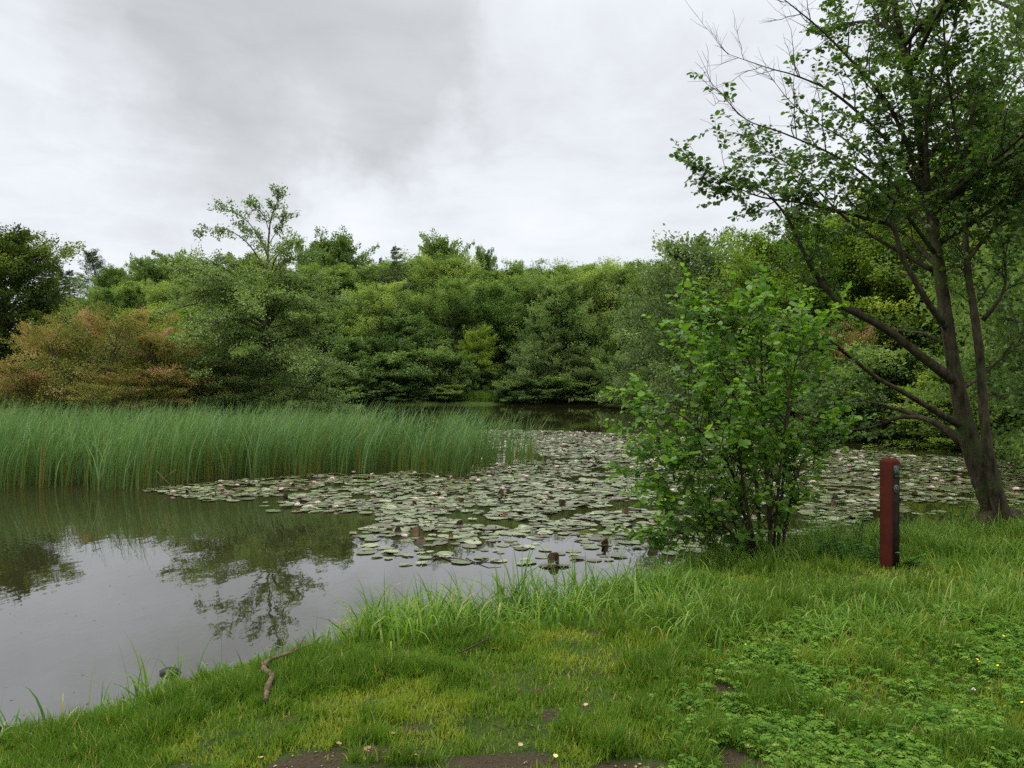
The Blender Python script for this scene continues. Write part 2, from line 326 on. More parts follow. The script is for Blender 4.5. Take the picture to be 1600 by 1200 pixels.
# ------------------------------------------------------------------ terrain
def chaikin(p, n=3):
    p = np.asarray(p, float)
    for _ in range(n):
        q = np.roll(p, -1, 0); p = np.stack([p * .75 + q * .25, p * .25 + q * .75], 1).reshape(-1, 2)
    return p
POND = chaikin([(-2.85, 4.15), (-2.52, 4.55), (-2.14, 4.95), (-1.75, 5.35), (-1.4, 5.62), (-1.1, 5.85), (-.5, 6.05), (.2, 6.3), (.6, 6.72), (1.2, 7.2), (1.9, 7.7), (2.7, 8.35),
                (3.7, 8.7), (4.9, 9.1), (5.8, 9.9), (6.8, 10.3), (8.2, 10.5), (12, 12.2), (18, 14.5), (26, 17), (24, 19), (17, 20.5), (13.2, 24), (11.5, 32), (10.5, 45), (9, 60), (11, 73),
                (0, 74.5), (-10, 72), (-24, 76), (-45, 80), (-70, 60), (-70, 20), (-40, -2), (-12, .3), (-6, 1.7), (-3.6, 3.2)], 3)
ISL = (-21.5, 43.0, 13.5, 8.5)
def sdf(x, y):
    """signed distance to the waterline, positive on land"""
    x = np.asarray(x, float).ravel(); y = np.asarray(y, float).ravel(); out = np.empty(len(x))
    A = POND; B = np.roll(POND, -1, 0); E = B - A; L2 = (E ** 2).sum(1)
    for s in range(0, len(x), 20000):
        px = x[s:s + 20000, None]; py = y[s:s + 20000, None]
        tt = np.clip(((px - A[:, 0]) * E[:, 0] + (py - A[:, 1]) * E[:, 1]) / L2, 0, 1)
        dd = np.sqrt(((px - A[:, 0] - tt * E[:, 0]) ** 2 + (py - A[:, 1] - tt * E[:, 1]) ** 2).min(1))
        cr_ = ((A[:, 1] > py) != (B[:, 1] > py)) & (px < (E[:, 0]) * (py - A[:, 1]) / np.where(E[:, 1] == 0, 1e-9, E[:, 1]) + A[:, 0])
        ins = cr_.sum(1) % 2 == 1
        out[s:s + 20000] = np.where(ins, -dd, dd)
    di = (1 - np.sqrt(((x - ISL[0]) / ISL[2]) ** 2 + ((y - ISL[1]) / ISL[3]) ** 2)) * ISL[3]
    return np.maximum(out, di)
def gz_full(x, y):
    x = np.asarray(x, float).ravel(); y = np.asarray(y, float).ravel(); d = sdf(x, y)
    d = d + (fnoise(x, y, 1.7, 11) - .5) * .22
    z = np.where(d > 0, .38 * (1 - np.exp(-np.maximum(d, 0) / .85)), -.7 * (1 - np.exp(np.minimum(d, 0) / 1.0)))
    z = z + np.where(d > 0, 1, 0) * np.clip(d, 0, 1) * ((fnoise(x, y, .8, 3) - .5) * .10 + (fnoise(x, y, 4, 5) - .5) * .035)
    z = z + .14 * np.clip(y - 80, 0, 60) + np.clip(d - 3, 0, 30) * .05 * smooth(y, 16, 30)
    return z
HX = np.arange(-9, 16.01, .05); HY = np.arange(-2, 15.01, .05)
gx, gy = np.meshgrid(HX, HY); HM = gz_full(gx, gy).reshape(gx.shape); DM = sdf(gx, gy).reshape(gx.shape)
def _bil(Mp, x, y):
    fx = np.clip((np.asarray(x) - HX[0]) / .05, 0, len(HX) - 1.001); fy = np.clip((np.asarray(y) - HY[0]) / .05, 0, len(HY) - 1.001)
    ix = fx.astype(int); iy = fy.astype(int); fx = fx - ix; fy = fy - iy
    return (Mp[iy, ix] * (1 - fx) + Mp[iy, ix + 1] * fx) * (1 - fy) + (Mp[iy + 1, ix] * (1 - fx) + Mp[iy + 1, ix + 1] * fx) * fy
def gz(x, y): return _bil(HM, x, y)
def gd(x, y): return _bil(DM, x, y)
def gz1(x, y): return float(gz_full([x], [y])[0])
# bare soil patches (px, py, half width px, half depth px)
SOIL = []
for (px, py, rx, ry) in [(470, 1196, 95, 22), (610, 1180, 110, 13), (790, 1196, 120, 14), (1150, 1190, 55, 26), (1132, 1078, 28, 14), (830, 1080, 34, 8), (915, 1113, 24, 8), (860, 1125, 14, 8),
                         (930, 978, 16, 9), (640, 1140, 60, 6), (1580, 885, 30, 7), (300, 1200, 60, 8), (1135, 1115, 14, 8), (540, 1210, 300, 14), (1000, 1205, 80, 8)]:
    c = W(px, py, .36); e1 = W(px, py + ry, .36); SOIL.append((c[0], c[1], rx / F * c[1], abs(c[1] - e1[1]) + .02))
def soil(x, y):
    s = np.zeros_like(np.asarray(x, float)); nz = (fnoise(x, y, 5, 21) - .5) * 1.3 + (fnoise(x, y, 19, 25) - .5) * .9 - .06
    for (cx, cy, rx, ry) in SOIL:
        s = np.maximum(s, 1 - (np.sqrt(((x - cx) / rx) ** 2 + ((y - cy) / ry) ** 2) + nz) )
    return np.clip(s * 1.6, 0, 1)
xs = np.unique(np.concatenate([np.linspace(-400, -80, 12), np.linspace(-80, -9, 60), np.arange(-9, 16.01, .06), np.linspace(16, 80, 55), np.linspace(80, 400, 12)]))
ys = np.unique(np.concatenate([np.linspace(-60, -2, 12), np.arange(-2, 15.01, .06), np.linspace(15, 100, 90), np.linspace(100, 500, 25)]))
gx, gy = np.meshgrid(xs, ys); fx_, fy_ = gx.ravel(), gy.ravel()
zz_ = gz_full(fx_, fy_)
nx, ny = len(xs), len(ys); i = np.arange(ny - 1)[:, None] * nx; j = np.arange(nx - 1)[None]
Q = np.stack([i + j, i + j + 1, i + nx + j + 1, i + nx + j], -1).reshape(-1, 4)
tag(link('ground', mk_mesh('ground', np.stack([fx_, fy_, zz_], -1), [Q], M['ground'], smooth_=True, attrs={'soil': np.maximum(soil(fx_, fy_), 1 - smooth(np.abs(sdf(fx_, fy_) - .02), .05, .16))})), 'mossy grass bank with bare soil patches sloping to the pond', 'ground', kind='structure')
wx = np.array([[-85, -6, 0], [42, -6, 0], [42, 92, 0], [-85, 92, 0]], float)
tag(link('water', mk_mesh('water', wx, [[[0, 1, 2, 3]]], M['water'])), 'still murky pond water reflecting clouds and trees', 'water', kind='structure')

# ------------------------------------------------------------------ generic trees
def gen_tree(r, H, Rc, leaf, wood, base=.08, prof=None, nbr=60, up=(.05, .8), droop=.25, nsub=7, nleaf=26, ll=.22, lw=.13, flat=.75, trunk_r=.22, sub=.38, thick=.10, tip=.25, sbase=.2, stems=1, jit=.25, low_tint=.38, wsp=.55, tvar=.16):
    """trunk (tapered, with limbs) and crown of leaf sprays carried by those limbs; returns two meshes"""
    wg = Geo(); lg = Geo()
    if prof is None: prof = lambda t: np.sqrt(np.clip(1 - ((t - .42) / .6) ** 2, 0.02, 1))
    spts = []
    for sidx in range(stems):
        off = np.array([0, 0]) if stems == 1 else r.normal(0, Rc * .28, 2)
        zz = np.linspace(0, 1, 9); lean = np.cumsum(r.normal(0, .012 * H, (9, 2)), 0) * (zz[:, None] > 0)
        pts = np.stack([lean[:, 0] + off[0] * zz ** .8, lean[:, 1] + off[1] * zz ** .8, zz * H * (.97 if sidx == 0 else r.uniform(.75, .95))], -1); spts.append(pts)
        wg.tube(pts, (trunk_r / math.sqrt(stems)) * (1 - zz) ** .8 * (1 + .5 * np.exp(-zz * 22)) + .012, 8)
    tt = base + (1 - base) * (np.arange(nbr) + r.uniform(0, 1, nbr)) / nbr; tt = np.clip(tt, 0, .995)
    az = np.arange(nbr) * 2.39996 + r.normal(0, .5, nbr)
    Lb = Rc * prof(tt) * (1 + r.normal(0, jit, nbr)).clip(.45, 1.6)
    el = up[0] + (up[1] - up[0]) * tt + r.normal(0, .12, nbr)
    hd = np.stack([np.cos(az), np.sin(az), np.zeros(nbr)], -1)
    sid = r.integers(0, stems, nbr); org = np.empty((nbr, 3))
    for i in range(nbr):
        p = spts[sid[i]]; zq = np.linspace(0, 1, 9); a = tt[i] * .96
        org[i] = [np.interp(a, zq, p[:, k]) for k in range(3)]
    bt = r.normal(0, tvar, nbr)
    def along(s):                                   # (nbr, k) -> points
        s = s[..., None]
        return org[:, None, :] + hd[:, None, :] * (Lb * np.cos(el))[:, None, None] * s + np.array([0, 0, 1.0]) * ((Lb * np.sin(el))[:, None, None] * s - droop * Lb[:, None, None] * s * s)
    bp_ = along(np.broadcast_to(np.linspace(0, 1, 5), (nbr, 5)))
    bp_[:, 1:4] += r.normal(0, .03, (nbr, 3, 3)) * Lb[:, None, None]
    for i in range(nbr): wg.tube(bp_[i], np.array([1, .75, .5, .3, .12]) * max(.012, .018 * Lb[i] * trunk_r / .2), 5, cap=False)
    s = sbase + (1 - sbase) * (np.arange(nsub)[None] + r.uniform(0, 1, (nbr, nsub))) / nsub
    sp = along(s); side = np.where(np.arange(nsub) % 2 == 0, 1, -1)[None] * r.uniform(.3, 1.1, (nbr, nsub))
    side[:, -1] *= .2
    a2 = az[:, None] + side
    sdv = np.stack([np.cos(a2), np.sin(a2), np.broadcast_to(np.sin(el)[:, None] * .6, a2.shape) + r.normal(0, .1, a2.shape)], -1)
    Ls = (Lb[:, None] * sub * (1.15 - .6 * s) + .25) * r.uniform(.7, 1.25, s.shape)
    u = r.uniform(.02, 1, (nbr, nsub, nleaf)) ** .75
    perp = np.stack([-np.sin(a2), np.cos(a2), np.zeros_like(a2)], -1)
    lat = r.normal(0, 1, u.shape) * (.16 + .28 * np.sin(np.pi * np.clip(u, 0, 1))) * wsp * 2
    pos = sp[:, :, None, :] + sdv[:, :, None, :] * (Ls[..., None] * u)[..., None] + perp[:, :, None, :] * (Ls[..., None] * lat * .5)[..., None]
    pos[..., 2] += r.normal(0, thick, u.shape) * Ls[..., None] - .22 * droop * Ls[..., None] * u * u * 2 + r.normal(0, .05, (nbr, nsub, 1))
    d = sdv[:, :, None, :] + perp[:, :, None, :] * np.sign(lat)[..., None] * .8 + r.normal(0, .45, pos.shape)
    nn = np.array([0, 0, 1.0]) * flat * 1.6 + r.normal(0, 1 - flat * .65, pos.shape) + hd[:, None, None, :] * .35
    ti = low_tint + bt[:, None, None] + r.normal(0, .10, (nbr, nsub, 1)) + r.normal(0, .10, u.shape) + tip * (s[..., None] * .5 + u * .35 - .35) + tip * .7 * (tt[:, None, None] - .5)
    sc__ = r.uniform(.7, 1.3, u.shape).ravel()
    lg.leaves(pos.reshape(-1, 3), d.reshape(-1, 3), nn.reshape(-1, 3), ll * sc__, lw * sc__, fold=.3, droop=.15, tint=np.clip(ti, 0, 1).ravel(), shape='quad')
    return wg.mesh('trunk', wood, True), lg.mesh('crown', leaf)

g = np.random.default_rng
PROTO = {}
beech_prof = lambda t: np.sqrt(np.clip(1 - ((t - .3) / .74) ** 2, .05, 1)) * smooth(t, -.1, .16)
round_prof = lambda t: np.sqrt(np.clip(1 - ((t - .5) / .56) ** 2, .03, 1))
cone_prof = lambda t: np.clip(1.02 - t, .02, 1) ** .8
pine_prof = lambda t: np.clip(1.02 - t, .02, 1) ** .5
bush_prof = lambda t: np.sqrt(np.clip(1 - (t / 1.04) ** 2.4, .03, 1))
def protos(key, n, **kw):
    for i in range(n): PROTO.setdefault(key, []).append(gen_tree(g(100 + 17 * len(PROTO) + i * 7 + hash_(key)), **kw))
def hash_(s): return sum((i + 1) * ord(c) for i, c in enumerate(s)) % 977
protos('beech', 4, H=16, Rc=6.2, leaf=M['beech'], wood=M['bark'], base=.08, prof=beech_prof, nbr=125, up=(.05, 1.2), droop=.12, nsub=8, nleaf=84, ll=.21, lw=.12, flat=.35, thick=.15, tip=.52, trunk_r=.3)
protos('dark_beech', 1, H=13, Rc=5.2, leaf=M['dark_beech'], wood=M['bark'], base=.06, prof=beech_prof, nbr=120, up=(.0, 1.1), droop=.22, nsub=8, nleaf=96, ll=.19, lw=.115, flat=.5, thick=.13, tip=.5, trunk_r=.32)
protos('oak', 2, H=14, Rc=5.0, leaf=M['oak'], wood=M['bark'], base=.2, prof=round_prof, nbr=90, up=(.1, 1.1), droop=.12, nsub=7, nleaf=52, ll=.25, lw=.2, flat=.35, thick=.2, tip=.25, trunk_r=.34, sub=.3)
protos('maple', 3, H=9, Rc=4.2, leaf=M['maple'], wood=M['bark'], base=.08, prof=round_prof, nbr=90, up=(.0, 1.0), droop=.2, nsub=8, nleaf=64, ll=.15, lw=.12, flat=.6, thick=.10, tip=.4, trunk_r=.2)
protos('sallow', 2, H=6, Rc=3.6, leaf=M['sallow'], wood=M['bark'], base=.02, prof=bush_prof, nbr=90, up=(.1, 1.0), droop=.15, nsub=8, nleaf=40, ll=.16, lw=.085, flat=.3, thick=.16, tip=.25, trunk_r=.14, stems=4, sub=.3)
protos('bush', 3, H=5, Rc=3.2, leaf=M['oak'], wood=M['bark'], base=.02, prof=bush_prof, nbr=95, up=(.2, 1.2), droop=.15, nsub=7, nleaf=60, ll=.20, lw=.14, flat=.45, thick=.14, tip=.35, trunk_r=.12, stems=4, sub=.34)
protos('red', 2, H=5.2, Rc=4.6, leaf=M['red'], wood=M['bark'], base=.02, prof=bush_prof, nbr=95, up=(.0, 1.0), droop=.22, nsub=8, nleaf=54, ll=.12, lw=.08, flat=.65, thick=.10, tip=.6, trunk_r=.12, stems=4, sub=.36, low_tint=.33, tvar=.24)
protos('spruce', 2, H=17, Rc=3.0, leaf=M['spruce'], wood=M['bark'], base=.12, prof=lambda t: np.clip((1.0 - t) * 3.2 + .05, .04, 1), nbr=92, up=(-.05, .45), droop=.25, nsub=6, nleaf=17, ll=.26, lw=.07, flat=.5, thick=.06, tip=.3, trunk_r=.18, jit=.4, sub=.26)
protos('pine', 2, H=17, Rc=3.6, leaf=M['spruce'], wood=M['bark'], base=.3, prof=pine_prof, nbr=80, up=(.1, 1.0), droop=.1, nsub=6, nleaf=22, ll=.26, lw=.08, flat=.4, thick=.16, tip=.25, trunk_r=.24, jit=.3)
protos('larch', 1, H=17, Rc=2.6, leaf=M['spruce'], wood=M['bark'], base=.25, prof=cone_prof, nbr=70, up=(.1, .5), droop=.2, nsub=6, nleaf=13, ll=.34, lw=.08, flat=.5, thick=.07, tip=.2, trunk_r=.2, jit=.3)
HREF = {'beech': 16, 'dark_beech': 13, 'oak': 14, 'maple': 9, 'sallow': 6, 'bush': 5, 'red': 5.2, 'spruce': 17, 'larch': 17, 'pine': 17}
RREF = {'beech': 6.2, 'dark_beech': 5.2, 'oak': 5.0, 'maple': 4.2, 'sallow': 3.6, 'bush': 3.2, 'red': 4.6, 'spruce': 3.0, 'larch': 2.6, 'pine': 3.6}
NAME = {'beech': 'beech_tree', 'dark_beech': 'beech_tree', 'oak': 'broadleaf_tree', 'maple': 'broadleaf_tree', 'sallow': 'sallow_bush', 'bush': 'bush', 'red': 'russet_shrub', 'spruce': 'spruce_tree', 'larch': 'conifer_tree', 'pine': 'pine_tree'}
CAT = {'sallow': 'bush', 'bush': 'bush', 'red': 'shrub'}
tr = g(5); CNT = {}
def tree(kind, px, top, Y, label, group=None, wpx=None, var=None, rz=None):
    """a tree whose crown centre is seen at px and whose tip reaches the height of photo row `top`"""
    if kind in ('beech', 'maple'): top += 14 if kind == 'beech' and Y > 70 else 8    # sprays rise above the leader
    X = (px - 800) / F * Y; z0 = gz1(X, Y) - .05; h = 2 + (600 - top) / F * Y - z0
    sz = h / HREF[kind]; sx = sz if wpx is None else (wpx / 2 / F * Y) / RREF[kind]
    CNT[kind] = CNT.get(kind, -1) + 1; v = CNT[kind] if var is None else var
    tm, cm_ = PROTO[kind][v % len(PROTO[kind])]
    r0 = empty(NAME[kind], (X, Y, z0), tr.uniform(0, 6.28) if rz is None else rz, (sx, sx, sz))
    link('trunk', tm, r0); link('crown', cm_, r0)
    tag(r0, label, CAT.get(kind, 'tree'), group); return r0

GB = 'beeches of the wood behind the far bank'
# back row of the wood, seen only by its tops
for k, px in enumerate(range(455, 1180, 40)):
    tree('beech', px + tr.uniform(-9, 9), tr.uniform(402, 426) + (8 if px < 560 else 0), tr.uniform(95, 104), 'yellow-green beech top in the back row of the wood beyond the pond', 'beech tops in the back row of the wood', wpx=tr.uniform(135, 165))
# front row
for k, (px, top) in enumerate([(482, 452), (540, 470), (598, 448), (655, 462), (712, 440), (768, 436), (830, 430), (885, 425), (940, 418), (995, 416), (1050, 412), (1110, 420)]):
    tree('beech', px, top + tr.uniform(-6, 6), tr.uniform(83, 89), 'tall beech with layered boughs in the front row of the wood beyond the water', GB, wpx=tr.uniform(120, 150))
# trees that stand out on the skyline
tree('spruce', 617, 370, 94, 'lone narrow spruce spire standing above the wood on the skyline', wpx=60)
tree('larch', 594, 393, 108, 'thin ragged conifer just left of the lone spruce spire', wpx=34)
tree('oak', 690, 388, 106, 'round dark oak crown on the skyline right of the spruce spire', wpx=110)
tree('oak', 758, 405, 110, 'small ragged broadleaf top on the skyline right of the round oak crown', wpx=54)
tree('oak', 535, 386, 106, 'broad dark oak crown on the skyline between the island alder and the spruce spire', wpx=118)
tree('oak', 482, 398, 108, 'dark oak top on the skyline close behind the island alder', wpx=70)
tree('pine', 148, 388, 116, 'tallest dark pine on the skyline at the far end of the wood', wpx=84)
tree('pine', 88, 411, 120, 'broad dark pine on the skyline next to the big shady beech', wpx=90)
tree('larch', 112, 414, 119, 'pale ragged conifer between the two dark pines on the skyline', wpx=50)
for px, top in [(185, 414), (222, 418), (258, 412), (296, 418), (335, 408), (380, 412), (425, 405)]:
    tree('beech' if px % 2 else 'oak', px, top, tr.uniform(106, 116), 'hazy green tree top on the far skyline behind the russet shrubs', 'tree tops on the skyline behind the russet shrubs', wpx=tr.uniform(80, 105))
for px, top in [(100, 455), (150, 448), (205, 440), (262, 446), (318, 436), (372, 440), (432, 446)]:
    tree('beech', px, top + tr.uniform(-5, 5), tr.uniform(88, 95), 'mid-green tree of the middle row behind the russet shrubs and under the skyline', 'middle row of trees behind the russet shrubs', wpx=tr.uniform(95, 120))
tree('oak', 130, 500, 74, 'dull green bushy tree between the shady beech and the russet shrubs', wpx=110)
tree('maple', 232, 488, 68, 'bright green bushy tree peeping over the russet shrubs', wpx=130)
tree('maple', 300, 498, 64, 'bright green bush where the russet shrubs meet the island alder', wpx=110)
tree('oak', 60, 520, 78, 'dark bushy tree in the shade of the big beech', wpx=120)
tree('oak', 500, 500, 80, 'dull green bushy tree right behind the island alder', wpx=110)
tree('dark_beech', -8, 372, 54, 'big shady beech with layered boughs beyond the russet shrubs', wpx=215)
tree('beech', -95, 430, 60, 'shady beech at the very edge of the view behind the big shady beech', wpx=200)
# lower trees and bushes along the far bank
tree('oak', 880, 462, 79, 'dark blue-green rounded tree in front of the beeches', wpx=105)
tree('oak', 640, 505, 79.5, 'grey-green tree with a domed crown at the far bank behind the reeds', wpx=105)
tree('maple', 745, 518, 78.5, 'slim fresh green sapling at the far bank left of the big sallow', wpx=62)
tree('oak', 845, 500, 79, 'narrow grey-green tree rising straight behind the big sallow', wpx=64)
tree('bush', 935, 525, 78.5, 'leafy green bush right of the big sallow under the dark rounded tree', wpx=80)
tree('sallow', 832, 543, 76.5, 'big rounded sallow overhanging the far water', wpx=98)
tree('sallow', 895, 556, 76, 'second rounded sallow overhanging the far water, right of the biggest one', wpx=92)
tree('bush', 950, 575, 75.5, 'low dark bush at the waterline between sallow and willow mound', wpx=70)
tree('bush', 600, 560, 77, 'dense bush at the far bank just right of the island alder', wpx=110)
tree('bush', 560, 545, 78, 'dense bush at the far bank half hidden by the island alder', wpx=100)
tree('bush', 655, 555, 76.5, 'dense dark bush at the far bank under the domed tree', wpx=100)
tree('bush', 705, 560, 77.5, 'leafy bush between the domed tree and the slim sapling', wpx=85)
tree('bush', 760, 578, 78.5, 'small dark bush behind the patch of bright bank grass', wpx=60)
tree('sallow', 655, 606, 74.6, 'small pale bush right at the far waterline', wpx=48)
tree('bush', 860, 590, 75.4, 'low bush under the two rounded sallows at the waterline', wpx=90)
tree('bush', 980, 560, 72, 'low dark bush at the foot of the grey willow mound', wpx=80)
# right-hand bank
tree('sallow', 1022, 488, 62, 'grey-green willow mound on the right bank by the open water', wpx=128)
tree('sallow', 1120, 388, 42, 'tall pale willow with loose leaves behind the young alder', wpx=215)
tree('maple', 1205, 392, 38, 'pale green tree behind the top of the young alder', wpx=190)
tree('oak', 1100, 520, 50, 'dark bush under the tall pale willow', wpx=150)
tree('maple', 1300, 372, 35, 'bright yellow-green tree seen between the boughs of the near alder', wpx=220)
tree('maple', 1415, 330, 33, 'bright green tree behind the forked trunk of the near alder', wpx=240)
tree('maple', 1520, 255, 31, 'tall bright tree right behind the second stem of the near alder', wpx=270)
tree('beech', 1640, 170, 28, 'tall beech at the edge of the view on the right bank', wpx=330)
tree('beech', 1750, 60, 26, 'tallest beech of the right bank, mostly outside the view', wpx=340)
tree('bush', 1240, 520, 33, 'green bush on the right bank behind the young alder', wpx=190)
tree('red', 1320, 535, 30, 'russet bush on the right bank behind the near alder boughs', wpx=120)
tree('bush', 1400, 560, 26, 'leafy bush overhanging the right water behind the red post', wpx=200)
tree('maple', 1495, 590, 23.5, 'bright low bush dipping into the water behind the forked trunk', wpx=190)
tree('bush', 1590, 560, 23, 'dark-footed bush overhanging the water at the right edge', wpx=190)
tree('bush', 1680, 540, 22, 'bush at the right edge beyond the dark-footed bush', wpx=200)
tree('bush', 1330, 600, 27.5, 'low bush at the right waterline under the russet bush', wpx=140)
tree('beech', 1760, -260, 15.0, 'near beech whose layered boughs reach in at the top right corner', wpx=480, var=2, rz=1.0)
for px, top, w_, lb in [(560, 606, 70, 'low waterline bush at the far bank closest to the island alder'), (610, 600, 70, 'low waterline bush at the far bank under the dense bushes'), (700, 604, 60, 'low waterline bush beside the bright bank grass'), (800, 598, 60, 'low waterline bush at the left foot of the biggest sallow'),
                        (905, 602, 80, 'low waterline bush at the foot of the second sallow'), (960, 604, 70, 'low waterline bush in the far corner by the right bank')]:
    tree('bush', px, top, 74.9, lb, wpx=w_)
for px, top, Y, lb in [(1240, 400, 48, 'shady tree filling the gap behind the yellow-green tree'), (1345, 360, 46, 'shady tree behind the yellow-green tree and the forked trunk'), (1450, 320, 44, 'shady tree far behind the forked trunk'), (1560, 270, 42, 'shady tree far behind the second stem'), (1660, 230, 40, 'shady tree at the right edge of the view far behind the beeches'), (1160, 440, 52, 'shady tree behind the tall pale willow')]:
    tree('oak', px, top, Y, lb, wpx=230)
# island: russet shrubs
tree('red', 150, 498, 38.5, 'largest russet shrub on the island behind the reeds', wpx=200)
tree('red', 250, 535, 39, 'russet shrub on the island touching the island alder', wpx=170)
tree('red', 48, 575, 37.5, 'low russet shrub on the island nearest the shady beech', wpx=130)
tree('red', 95, 530, 40, 'russet shrub between the largest and the low russet shrub', wpx=130)
tree('red', 310, 578, 41, 'dark russet shrub at the foot of the island alder', wpx=120)
tree('red', 200, 585, 36, 'low yellowish russet shrub in front of the largest one', wpx=150)
tree('sallow', 345, 565, 40.5, 'pale green bush between the russet shrubs and the island alder', wpx=130)

# ------------------------------------------------------------------ traced trees: limbs followed by side shoots, twigs and leaves
def cat_poly(p, n=6):
    """Catmull-Rom through points with radii (k,4)"""
    p = np.asarray(p, float); q = np.concatenate([2 * p[:1] - p[1:2], p, 2 * p[-1:] - p[-2:-1]]); out = []
    for i in range(1, len(q) - 2):
        for t in np.arange(n) / n:
            out.append(.5 * ((2 * q[i]) + (-q[i - 1] + q[i + 1]) * t + (2 * q[i - 1] - 5 * q[i] + 4 * q[i + 1] - q[i + 2]) * t * t + (-q[i - 1] + 3 * q[i] - 3 * q[i + 1] + q[i + 2]) * t ** 3))
    out.append(p[-1]); o = np.array(out); o[:, 3] = np.maximum(o[:, 3], .003); return o
def shoots(r, poly, wood, leaf, n, len0, len1, t0=.25, leafy=lambda t: 1.0, ll=.07, lw=.055, tw=.10, twl=(.12, .34), step=.028, upb=.25, shape='round', tintb=.45, fan=.9, tipshoot=True, bare_twigs=1.0):
    cum = np.concatenate([[0], np.cumsum(np.linalg.norm(np.diff(poly[:, :3], axis=0), axis=1))]); tot = cum[-1]
    def at(t): return np.array([np.interp(t * tot, cum, poly[:, k]) for k in range(4)])
    ts = t0 + (1 - t0) * (np.arange(n) + r.uniform(0, 1, n)) / n
    if tipshoot: ts = np.append(ts, [.99, .995])
    for k, t in enumerate(ts):
        p = at(t); q = at(min(t + .03, 1)); q0 = at(max(t - .03, 0)); d = nrm(q[:3] - q0[:3])
        rv = r.normal(size=3); rv = nrm(rv - d * (rv @ d)); f = fan if k < n else .25
        dr = nrm(d * .7 + rv * f + np.array([0, 0, upb]))
        L = (len0 + (len1 - len0) * t) * r.uniform(.6, 1.3); m = 6
        w = np.linspace(0, 1, m)[:, None]; bend = r.normal(0, .18, 3) + np.array([0, 0, .12])
        pts = p[:3] + dr * L * w + bend * L * w * w + np.cumsum(r.normal(0, .02, (m, 3)), 0) * L * (w > 0)
        rad = min(p[3] * .55, .004 + .007 * L); wood.tube(pts, rad * (1 - .8 * w[:, 0]) + .0014, 5, cap=False)
        lf = leafy(t)
        nt_ = max(2, int(L / tw)); st = np.linspace(.15, 1, nt_)
        for u in st:
            if lf < .15 and r.uniform() > bare_twigs: continue
            b = np.array([np.interp(u, w[:, 0], pts[:, c]) for c in range(3)])
            rv = r.normal(size=3); rv[2] *= .5; td = nrm(dr * .75 + nrm(rv) * .9 + np.array([0, 0, .12]))
            if u > .97: td = nrm(dr + r.normal(0, .2, 3))
            tl = r.uniform(*twl); tp = b + td * tl * np.array([[0], [.5], [1]]) + np.array([[0, 0, 0], [0, 0, .02], [0, 0, .0]]) * tl + r.normal(0, .03 * tl, (3, 3)) * np.array([[0], [1], [1]])
            wood.tube(tp, np.array([.0028, .002, .0012]), 3, cap=False)
            if r.uniform() > lf: continue
            nl = max(3, int(tl / step)); uu = (np.arange(nl) + r.uniform(.2, .8, nl)) / nl; uu = .12 + .88 * uu
            lb = tp[0] * (1 - uu[:, None]) + tp[2] * uu[:, None]
            sgn = np.where(np.arange(nl) % 2 == 0, 1, -1)[:, None]
            sdv = nrm(np.cross(td, np.array([0, 0, 1.0])) + 1e-6)
            ld = td * .55 + sdv * sgn * .9 + r.normal(0, .35, (nl, 3)) + np.array([0, 0, -.1])
            ln = np.array([0, 0, 1.0]) + r.normal(0, .5, (nl, 3))
            sz = r.uniform(.5, 1.3, nl) * (1 - .25 * (uu > .9))
            leaf.leaves(lb + nrm(ld) * .012, ld, ln, ll * sz, lw * sz, fold=.18, droop=r.uniform(0, .3), tint=np.clip(tintb + r.normal(0, .08) + r.normal(0, .18, nl) + .22 * (uu > .85), 0, 1), shape=shape)

# --- near alder on the right bank
BY = 9.6
def T(*pts): return np.array([np.append(P(px, py, BY + dy), rr * .78) for (px, py, dy, rr) in pts])
near = empty('alder_tree', (*P(1562, 825, BY)[:2], gz1(*P(1562, 825, BY)[:2])))
tag(near, 'near alder with forked mossy trunk and thinly leaved crown leaning over the pond', 'tree')
inv = np.array(near.location)
def add_child(name, geo, mat, parent, origin, smooth_=True):
    me = geo.mesh(name, mat, smooth_); o_ = link(name, me, parent)
    co = np.empty(len(me.vertices) * 3, np.float32); me.vertices.foreach_get('co', co)
    me.vertices.foreach_set('co', (co.reshape(-1, 3) - np.asarray(origin, np.float32)).ravel()); me.update(); return o_
trunk = cat_poly(T((1572, 838, 0, .30), (1556, 800, 0, .225), (1532, 740, 0, .185), (1511, 675, 0, .168), (1499, 620, 0, .135), (1488, 560, 0, .112), (1479, 500, 0, .108), (1469, 430, .05, .10), (1456, 340, .1, .085), (1441, 240, .1, .07), (1424, 130, .15, .055), (1407, 50, .2, .047), (1393, -20, .2, .042), (1376, -120, .2, .03), (1362, -220, .2, .012)))
stem2 = cat_poly(T((1572, 826, -.2, .13), (1556, 765, -.25, .105), (1543, 700, -.3, .078), (1537, 640, -.3, .07), (1531, 560, -.28, .066), (1521, 480, -.22, .056), (1513, 430, -.2, .05), (1507, 350, -.12, .04), (1500, 270, -.1, .034), (1492, 190, 0, .027), (1480, 110, 0, .02), (1474, 30, 0, .012), (1470, -50, 0, .006)))
full = lambda t: 1.0
